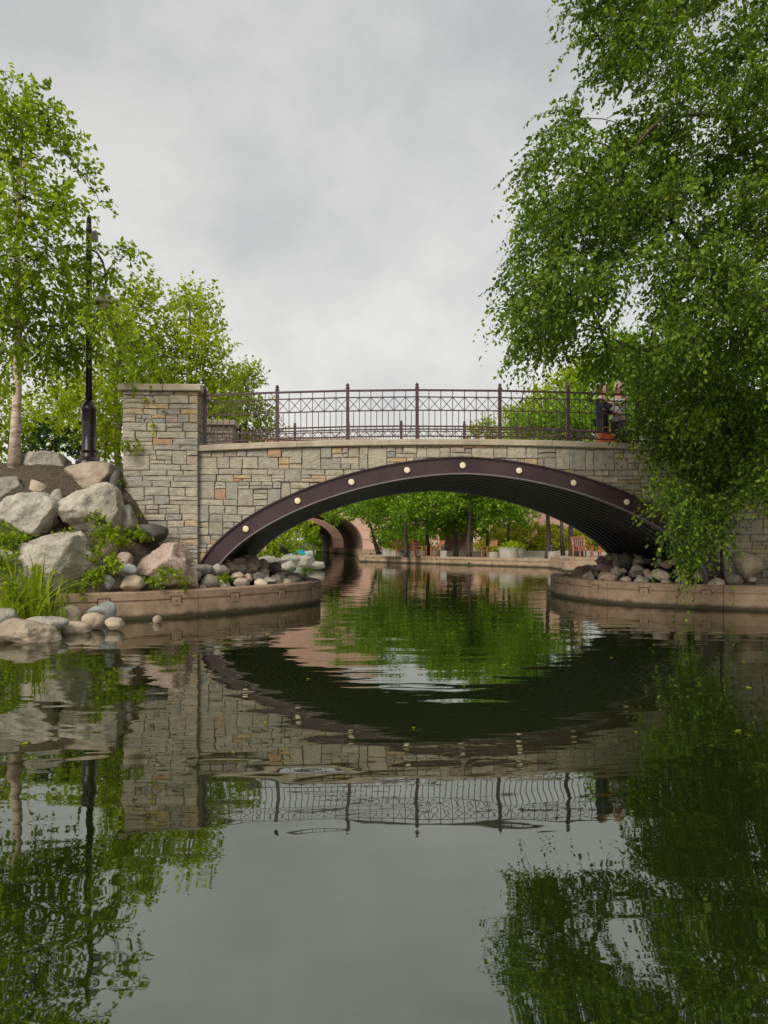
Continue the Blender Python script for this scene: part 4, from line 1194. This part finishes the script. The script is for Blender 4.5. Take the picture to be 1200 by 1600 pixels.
MB().lathe([(.24,0),(.27,.03),(.27,.85),(.24,.88)], 16).build('bin_body', M['black'], bn)
MB().lathe([(.28,.88),(.28,.94),(.20,1.02),(.05,1.05)], 16).build('lid', M['dark_metal'], bn)
b = P(650, 845, 44.5); tb = empty('cafe_table', (b.x, 44.5, .38), 0, 'dark round table between the red chairs under the plaza trees', 'table')
MB().lathe([(.40,.70),(.42,.715),(.42,.735),(.40,.75)], 18).build('table_top', M['dark_metal'], tb)
MB().lathe([(.24,0),(.22,.03),(.04,.05),(.035,.70)], 12).build('stand', M['dark_metal'], tb)

# ------------------------------------------------------------------ lamp post
LY = 15.75
lb = P(139, 722, LY); lb.z = max(ground_z(lb.x, LY)-.02, P(139,724,LY).z)
lamp = empty('lamp_post', lb, 0, 'dark plum lamp post with fluted base beside the birch', 'lamp post')
s = PPM(139, LY); zt = (722-340)/s
MB().lathe([(.26,-.15),(.26,.02),(.245,.05),(.20,.075),(.17,.12),(.15,.17),(.145,.22)], 24).build('foot', M['lamp_paint'], lamp, True)
fl = MB(); n = 40; prof = [(.142,.22),(.150,.24),(.150,.27),(.138,.285),(.136,1.05),(.148,1.07),(.148,1.12),(.125,1.16),(.10,1.22),(.066,1.27)]
fl.lathe(prof, n).build('base_shaft', M['lamp_paint'], lamp, True)
MB().box((-.06,-.146,.55),(.06,-.125,.82)).build('access_door', M['lamp_paint'], lamp)
MB().lathe([(.064,1.27),(.060,2.4),(.055,zt-.25),(.062,zt-.24),(.062,zt-.20),(.05,zt-.18),(.048,zt)], 14).build('pole', M['lamp_paint'], lamp, True)
MB().lathe([(.05,zt),(.035,zt+.03),(.012,zt+.06),(.004,zt+.12)], 12).build('finial', M['lamp_paint'], lamp, True)
MB().box((.055,-.05,zt-.45),(.17,.05,zt-.26)).build('photocell_box', M['lamp_paint'], lamp)
arm = MB(); q = [(.05,0,zt-.62),(.16,0,zt-.68),(.27,0,zt-.85),(.33,0,zt-1.1),(.34,0,zt-1.35)]
arm.tube(q, .022, 7); arm.tube([(.05,0,zt-1.3),(.2,0,zt-1.28),(.33,0,zt-1.1)], .014, 6)
arm.build('arm', M['lamp_paint'], lamp, True)
sh = MB().lathe([(.03,zt-1.35),(.06,zt-1.40),(.08,zt-1.5),(.22,zt-1.62),(.26,zt-1.72),(.25,zt-1.73),(.18,zt-1.64)], 20, (.34,0,0)).build('shade', M['shade'], lamp, True)
MB().lathe([(.10,zt-1.66),(.14,zt-1.74),(.11,zt-1.83),(.04,zt-1.87)], 14, (.34,0,0)).build('globe', M['lens'], sh, True)

# ------------------------------------------------------------------ grass clumps and weeds
def blade_mesh(L, w, bend, seed):
    rr = random.Random(seed); vs = []; n = 7
    for k in range(n+1):
        t = k/n; x = bend*L*t**2.2; z = L*(t - .42*bend*t**2.6); ww = w*(1-t**2.2)*.5+.0008
        vs += [(x, -ww, z), (x+.006*(1-t), 0, z-.004), (x, ww, z)]
    fs = []
    for k in range(n):
        a = k*3; fs += [(a, a+1, a+4, a+3), (a+1, a+2, a+5, a+4)]
    return MB().add(vs, fs).mesh('blade', M['grass'], True, False)
blades = [blade_mesh(l, w, b, k) for k, (l, w, b) in enumerate(((.95,.038,.15),(.85,.038,.45),(.75,.034,.85),(.60,.030,.7),(1.0,.038,.3),(.55,.028,1.1),(.8,.034,.6)))]
def grass(px, Y, n, label, sc, seed, spread=.14):
    b = P(px, 845, Y); z = max(ground_z(b.x, Y), .02); t = empty('grass_clump', (b.x, Y, z-.03), 0, label, 'grass')
    rr = random.Random(seed)
    for k in range(n):
        o = link('blade', rr.choice(blades), t, (rr.gauss(0,spread), rr.gauss(0,spread*.8), 0))
        o.rotation_euler = (rr.gauss(0,.12), rr.gauss(0,.12), rr.uniform(0,6.28)); o.scale = (sc*rr.uniform(.7,1.15),)*3
grass(42, 12.0, 90, 'tall clump of arching green grass before the veined boulder', 1.22, 1, .17)
grass(80, 11.9, 36, 'smaller clump of arching grass beside the kerb wall end', .85, 2, .13)
grass(4, 11.7, 60, 'low dense clump of grass at the shore stones', .72, 3, .16)
def weed(px, py, Y, r, label, seed, mat='leaf_birch', leaf=.06, n=None):
    c = P(px, py, Y); m = r/PPM(px, Y); rgn = np.random.default_rng(seed)
    z = c.z - m
    t = empty('leafy_weed', (c.x, Y, z), 0, label, 'weed', None)
    a = twig_leaves(rgn, np.array([0,0,m]), (m,m*.7,m*.9), (0,0,-.1), n or max(8, int(160*m)), .16, 7, leaf, .25)
    link('leaves', leaf_mesh('leaves', a[0], a[1], a[2], a[3], M[mat], False), t)
    st = MB()
    for i, ln in enumerate(a[4]):
        if i % 2 == 0: st.tube([(0,0,0)] + [tuple(p) for p in ln], [.006,.005,.004,.003], 4, False)
    link('stems', st.mesh('stems', M['grass'], True, False), t)
for k, (px, py, Y, r, lab) in enumerate(((15,850,13.0,18,'bright weed below the flat-faced boulder'),(165,838,13.5,20,'leafy weed growing between the two pale boulders and pillar'),(150,812,13.9,12,'small weed at the side of the upper pale boulder'),
        (195,815,14.6,16,'climbing weed at the foot of the pillar corner'),(150,868,13.2,15,'weed sprouting beside the veined boulder'),(150,905,12.95,17,'weed on the kerb below the veined boulder'),(178,885,13.0,14,'weed among the stacked small stones'),
        (265,900,13.45,13,'three-stemmed weed before the pink granite boulder'),(238,912,13.3,8,'tiny weed under the pink granite boulder'),(205,700,14.85,9,'vine sprig on the lower pillar face'),(8,880,12.2,26,'dark leafy plant behind the shore grass'),(60,905,12.4,22,'leafy plant among the tall grass blades'),
        (350,908,14.6,6,'tiny green sprout between the river stones'),(15,925,11.9,26,'broad leafy plant at the shore beside the grass'),(185,760,14.9,8,'thin vine between dark upright rock and pillar'),
        (28,842,13.5,16,'leafy weed tucked under the flat-faced boulder beside its twin stems'),(100,845,13.6,13,'weed in the cleft below the two upper boulders'),(172,822,14.2,13,'trailing weed at the base of the upper pale boulder'),(205,838,14.4,12,'low weed beside the dark rock at the pillar foot'),
        (190,850,13.9,11,'weed above the stacked small stones'),(220,840,14.2,9,'sprig growing out of the dark rock by the pillar'),(118,925,12.75,13,'weed hanging over the end of the kerb wall'),(-5,835,13.4,20,'leafy weed at the bank edge beside the flat-faced boulder'),(290,915,13.7,7,'small sprout at the corner of the pink boulder'))):
    weed(px, py, Y, r, lab, 200+k)

# ------------------------------------------------------------------ people on the bridge
def skin_obj(name, verts, edges, radii, mat, parent, root=0, sub=2):
    me = bpy.data.meshes.new(name); me.from_pydata(verts, edges, []); me.materials.append(mat)
    o = link(name, me, parent)
    md = o.modifiers.new('skin', 'SKIN'); md.use_smooth_shade = True
    sv = me.skin_vertices[0].data if me.skin_vertices else None
    if sv is None:
        bm = bmesh.new(); bm.from_mesh(me); bm.verts.layers.skin.verify(); bm.to_mesh(me); bm.free(); sv = me.skin_vertices[0].data
    for i, r in enumerate(radii):
        sv[i].radius = r if isinstance(r, tuple) else (r, r); sv[i].use_root = (i == root)
    s_ = o.modifiers.new('sub', 'SUBSURF'); s_.levels = sub; s_.render_levels = sub
    return o
def head_mesh(mb, c, yaw, r=.105):
    """head with brow, nose, mouth and ears; faces local -Y turned by yaw"""
    n, mrows = 18, 12; ca, sa = math.cos(yaw), math.sin(yaw); vs = []
    for i in range(mrows+1):
        ph = math.pi*i/mrows; z = math.cos(ph)
        for k in range(n):
            a = 2*math.pi*k/n; x = math.sin(ph)*math.sin(a); y = -math.sin(ph)*math.cos(a)
            w = .78 if z < 0 else .84
            X, Y_, Z = x*w*(1-.22*max(0,-z)), y*.98, z*1.22
            if y < -.3:
                f = max(0, -y)
                if abs(x) < .2 and -.42 < z < .12: Y_ -= .20*(1-abs(x)/.2)*(1-(z+.15)**2*6 if abs(z+.15) < .4 else 0)
                if abs(abs(x)-.34) < .16 and -.02 < z < .25: Y_ += .09
                if abs(x) < .3 and -.68 < z < -.5: Y_ -= .04
            if abs(x) > .8 and abs(z+.05) < .3 and abs(y) < .3: X *= 1.16
            X, Y_ = X*ca - Y_*sa, X*sa + Y_*ca
            vs.append((c[0]+X*r, c[1]+Y_*r, c[2]+Z*r))
    fs = [(i*n+k, i*n+(k+1)%n, (i+1)*n+(k+1)%n, (i+1)*n+k) for i in range(mrows) for k in range(n)]
    mb.add(vs, fs)
def person(loc, face, label, top, trousers, hair, arms, h=1.66, long_hair=False):
    t = empty('person', loc, 0, label, 'person', None)
    k = h/1.70; ca, sa = math.cos(face), math.sin(face)
    def w(x, y, z): return ((x*ca - y*sa)*k, (x*sa + y*ca)*k, z*k)
    # body: one skinned figure; front is local -Y
    V = [w(0,0,.93), w(0,.01,1.08), w(0,0,1.26), w(0,.01,1.40), w(0,0,1.49), w(0,-.01,1.56)]
    E = [(0,1),(1,2),(2,3),(3,4),(4,5)]; Rr = [(.15,.11),(.13,.095),(.155,.105),(.12,.075),(.052,.052),(.055,.06)]
    for sx in (-1, 1):
        i = len(V); V += [w(sx*.10,0,.86), w(sx*.105,-.02,.50), w(sx*.11,.02,.10), w(sx*.115,-.10,.035), w(sx*.12,-.17,.025)]
        E += [(0,i),(i,i+1),(i+1,i+2),(i+2,i+3),(i+3,i+4)]; Rr += [.088,.060,.042,.040,.026]
    hands = []
    for sx, (el, wr_) in zip((-1, 1), arms):
        i = len(V); sh_ = (sx*.185, .01, 1.39)
        V += [w(*sh_), w(*el), w(*wr_)]; E += [(3,i),(i,i+1),(i+1,i+2)]; Rr += [.058,.042,.028]
        d = (Vector(wr_)-Vector(el)).normalized(); side = d.cross(Vector((0,0,1))).normalized(); upv = side.cross(d)
        j = len(V); pc = Vector(wr_)+d*.07; V.append(w(*pc)); E.append((i+2, j)); Rr.append((.034,.018))
        for f, (off, ln) in enumerate(((-.030,.060),(-.010,.075),(.010,.070),(.028,.055))):
            a = len(V); p1 = pc + side*off + d*.045; p2 = p1 + d*ln*.6 - upv*.02
            V += [w(*p1), w(*p2)]; E += [(j,a),(a,a+1)]; Rr += [.009,.007]
        a = len(V); p1 = Vector(wr_)+d*.04+side*.04; p2 = p1 + d*.045+side*.015; V += [w(*p1), w(*p2)]; E += [(j,a),(a,a+1)]; Rr += [.011,.008]
    body = skin_obj('body', V, E, Rr, M['skin'], t, 0, 2)
    hd = MB(); head_mesh(hd, w(0,-.015,1.615), face, .108*k); hd.build('head', M['skin'], t, True)
    fc = Vector(w(0,-.015,1.615)); fd = Vector((sa, -ca, 0)); sd_ = Vector((ca, sa, 0))
    for e in (-1, 1):
        c_ = fc + fd*.098*k + sd_*e*.033*k + Vector((0,0,.012)); MB().lathe([(.001,-.008),(.010,-.005),(.012,0),(.010,.005),(.001,.008)], 8, c_).build('eye', M['black'], t, True)
    c_ = fc + fd*.100*k + Vector((0,0,-.062)); MB().lathe([(.001,-.006),(.020,-.003),(.022,0),(.020,.003),(.001,.006)], 8, c_).build('mouth', M['bag_red'], t, True)
    # clothing
    V2 = [w(0,0,.84)] + V[1:4]; R2 = [(.185,.15),(.160,.125),(.180,.135),(.142,.10)]; E2 = [(0,1),(1,2),(2,3)]
    base_i = 6+10
    per_arm = 3+1+8+2
    for q in range(2):
        i = base_i + q*per_arm; j = len(V2); e = Vector(V[i]).lerp(Vector(V[i+1]), .95)
        V2 += [V[i], tuple(e)]; E2 += [(3,j),(j,j+1)]; R2 += [.072,.056]
        if top == 'cloth_navy': V2.append(tuple(Vector(V[i+1]).lerp(Vector(V[i+2]), .85))); E2.append((j+1,j+2)); R2.append(.042)
    skin_obj('top', V2, E2, R2, M[top], t, 0, 2)
    V3 = [w(0,0,1.0)]; E3 = []; R3 = [(.155,.12)]
    for q in range(2):
        i = 6+q*5; j = len(V3); V3 += [V[i], V[i+1], V[i+2]]; E3 += [(0,j),(j,j+1),(j+1,j+2)]; R3 += [.102,.078,.062]
    skin_obj('trousers', V3, E3, R3, M[trousers], t, 0, 2)
    hb = MB(); n = 16; vs = []
    prof = [(.2,.155),(.6,.135),(.92,.085),(1.06,.02),(1.05,-.04)] + ([(1.02,-.12),(.85,-.20)] if long_hair else [(.9,-.10)])
    c = Vector(w(0,.012,1.63))
    for rr_, zz_ in prof:
        for q in range(n):
            a = 2*math.pi*q/n; x, y = math.sin(a)*rr_*.098, math.cos(a)*rr_*.115
            if y < -.03 and zz_ < .06: y = -.03 - (y+.03)*.1
            vs.append((c.x + (x*ca-y*sa)*k, c.y + (x*sa+y*ca)*k, c.z+zz_*k*.95))
    fs = [(i*n+q, i*n+(q+1)%n, (i+1)*n+(q+1)%n, (i+1)*n+q) for i in range(len(prof)-1) for q in range(n)] + [tuple(range(n))]
    hb.add(vs, fs).build('hair', M[hair], t, True)
    return t
def dz(x): return cop_z(x)-.30
y1 = 15.95; x1 = P(941, 640, y1).x
person((x1, y1, dz(x1)), R(55), 'person in navy clothes with brown hair, standing at the railing', 'cloth_navy', 'cloth_dark', 'hair_brown', (((-.26,-.10,1.14),(-.12,-.30,1.26)),((.25,-.05,1.13),(.13,-.26,1.10))), 1.60)
y2 = 16.05; x2 = P(967, 640, y2).x
person((x2, y2, dz(x2)), R(-62), 'person with blond hair and pale grey shirt reaching towards the other', 'cloth_grey', 'cloth_dark', 'hair_blond', (((-.24,-.16,1.20),(-.15,-.38,1.27)),((.24,-.16,1.19),(.12,-.38,1.25))), 1.68, True)
def bag(px0, px1, py0, py1, Y, mat, label, name):
    a = P(px0, py1, Y); b = P(px1, py0, Y); z0 = cop_z((a.x+b.x)/2)-.30 if Y > 15.45 else cop_z((a.x+b.x)/2)
    t = empty(name, ((a.x+b.x)/2, Y, z0), 0, label, 'bag'); w_ = (b.x-a.x)/2; h = max(.15, b.z - z0)
    mb = MB(); mb.bevbox((-w_,-.11,0),(w_,.11,h),.03); mb.build('body', mat, t)
    MB().box((-w_-.012,-.122,h*.62),(w_+.012,.122,h*.68)).build('rim_band', mat, t)
    MB().tube([(-w_*.5,0,h-.01),(-w_*.45,0,h+.08),(0,0,h+.12),(w_*.45,0,h+.08),(w_*.5,0,h-.01)], .011, 6).build('handle', mat, t)
bag(935, 958, 676, 690, 15.62, M['bag_red'], 'orange-red bag standing at the feet of the two people', 'shoulder_bag')
bag(963, 985, 671, 690, 15.62, M['black'], 'black carrying case beside the orange-red bag on the deck', 'carrying_case')
b = P(467, 862, 36.5); tl = empty('folded_towel', (b.x, 36.5, P(467,867,36.5).z), 0, 'small teal cloth lying on the white rocks', 'cloth')
MB().bevbox((-.3,-.15,0),(.3,.15,.13),.03).bevbox((-.22,-.13,.13),(.26,.12,.22),.03).build('cloth', M['teal'], tl)

# ------------------------------------------------------------------ bits floating on the water
fr_ = np.random.default_rng(77); nfl = 60
fp = np.stack([fr_.uniform(-3.2, 4.5, nfl), fr_.uniform(4.5, 14, nfl)**1.0, np.full(nfl, .006)], 1)
fd_ = unit(np.stack([fr_.normal(size=nfl), fr_.normal(size=nfl), np.zeros(nfl)], 1)); fn_ = np.tile(np.array([[0,0,1.]]), (nfl, 1))
fo = link('floating_leaves', leaf_mesh('floating_leaves', fp, fd_, fn_, fr_.uniform(.02, .06, nfl), M['leaf_hedge'])); tag(fo, 'scattered small yellow leaves floating on the open water', 'leaves', kind='stuff')
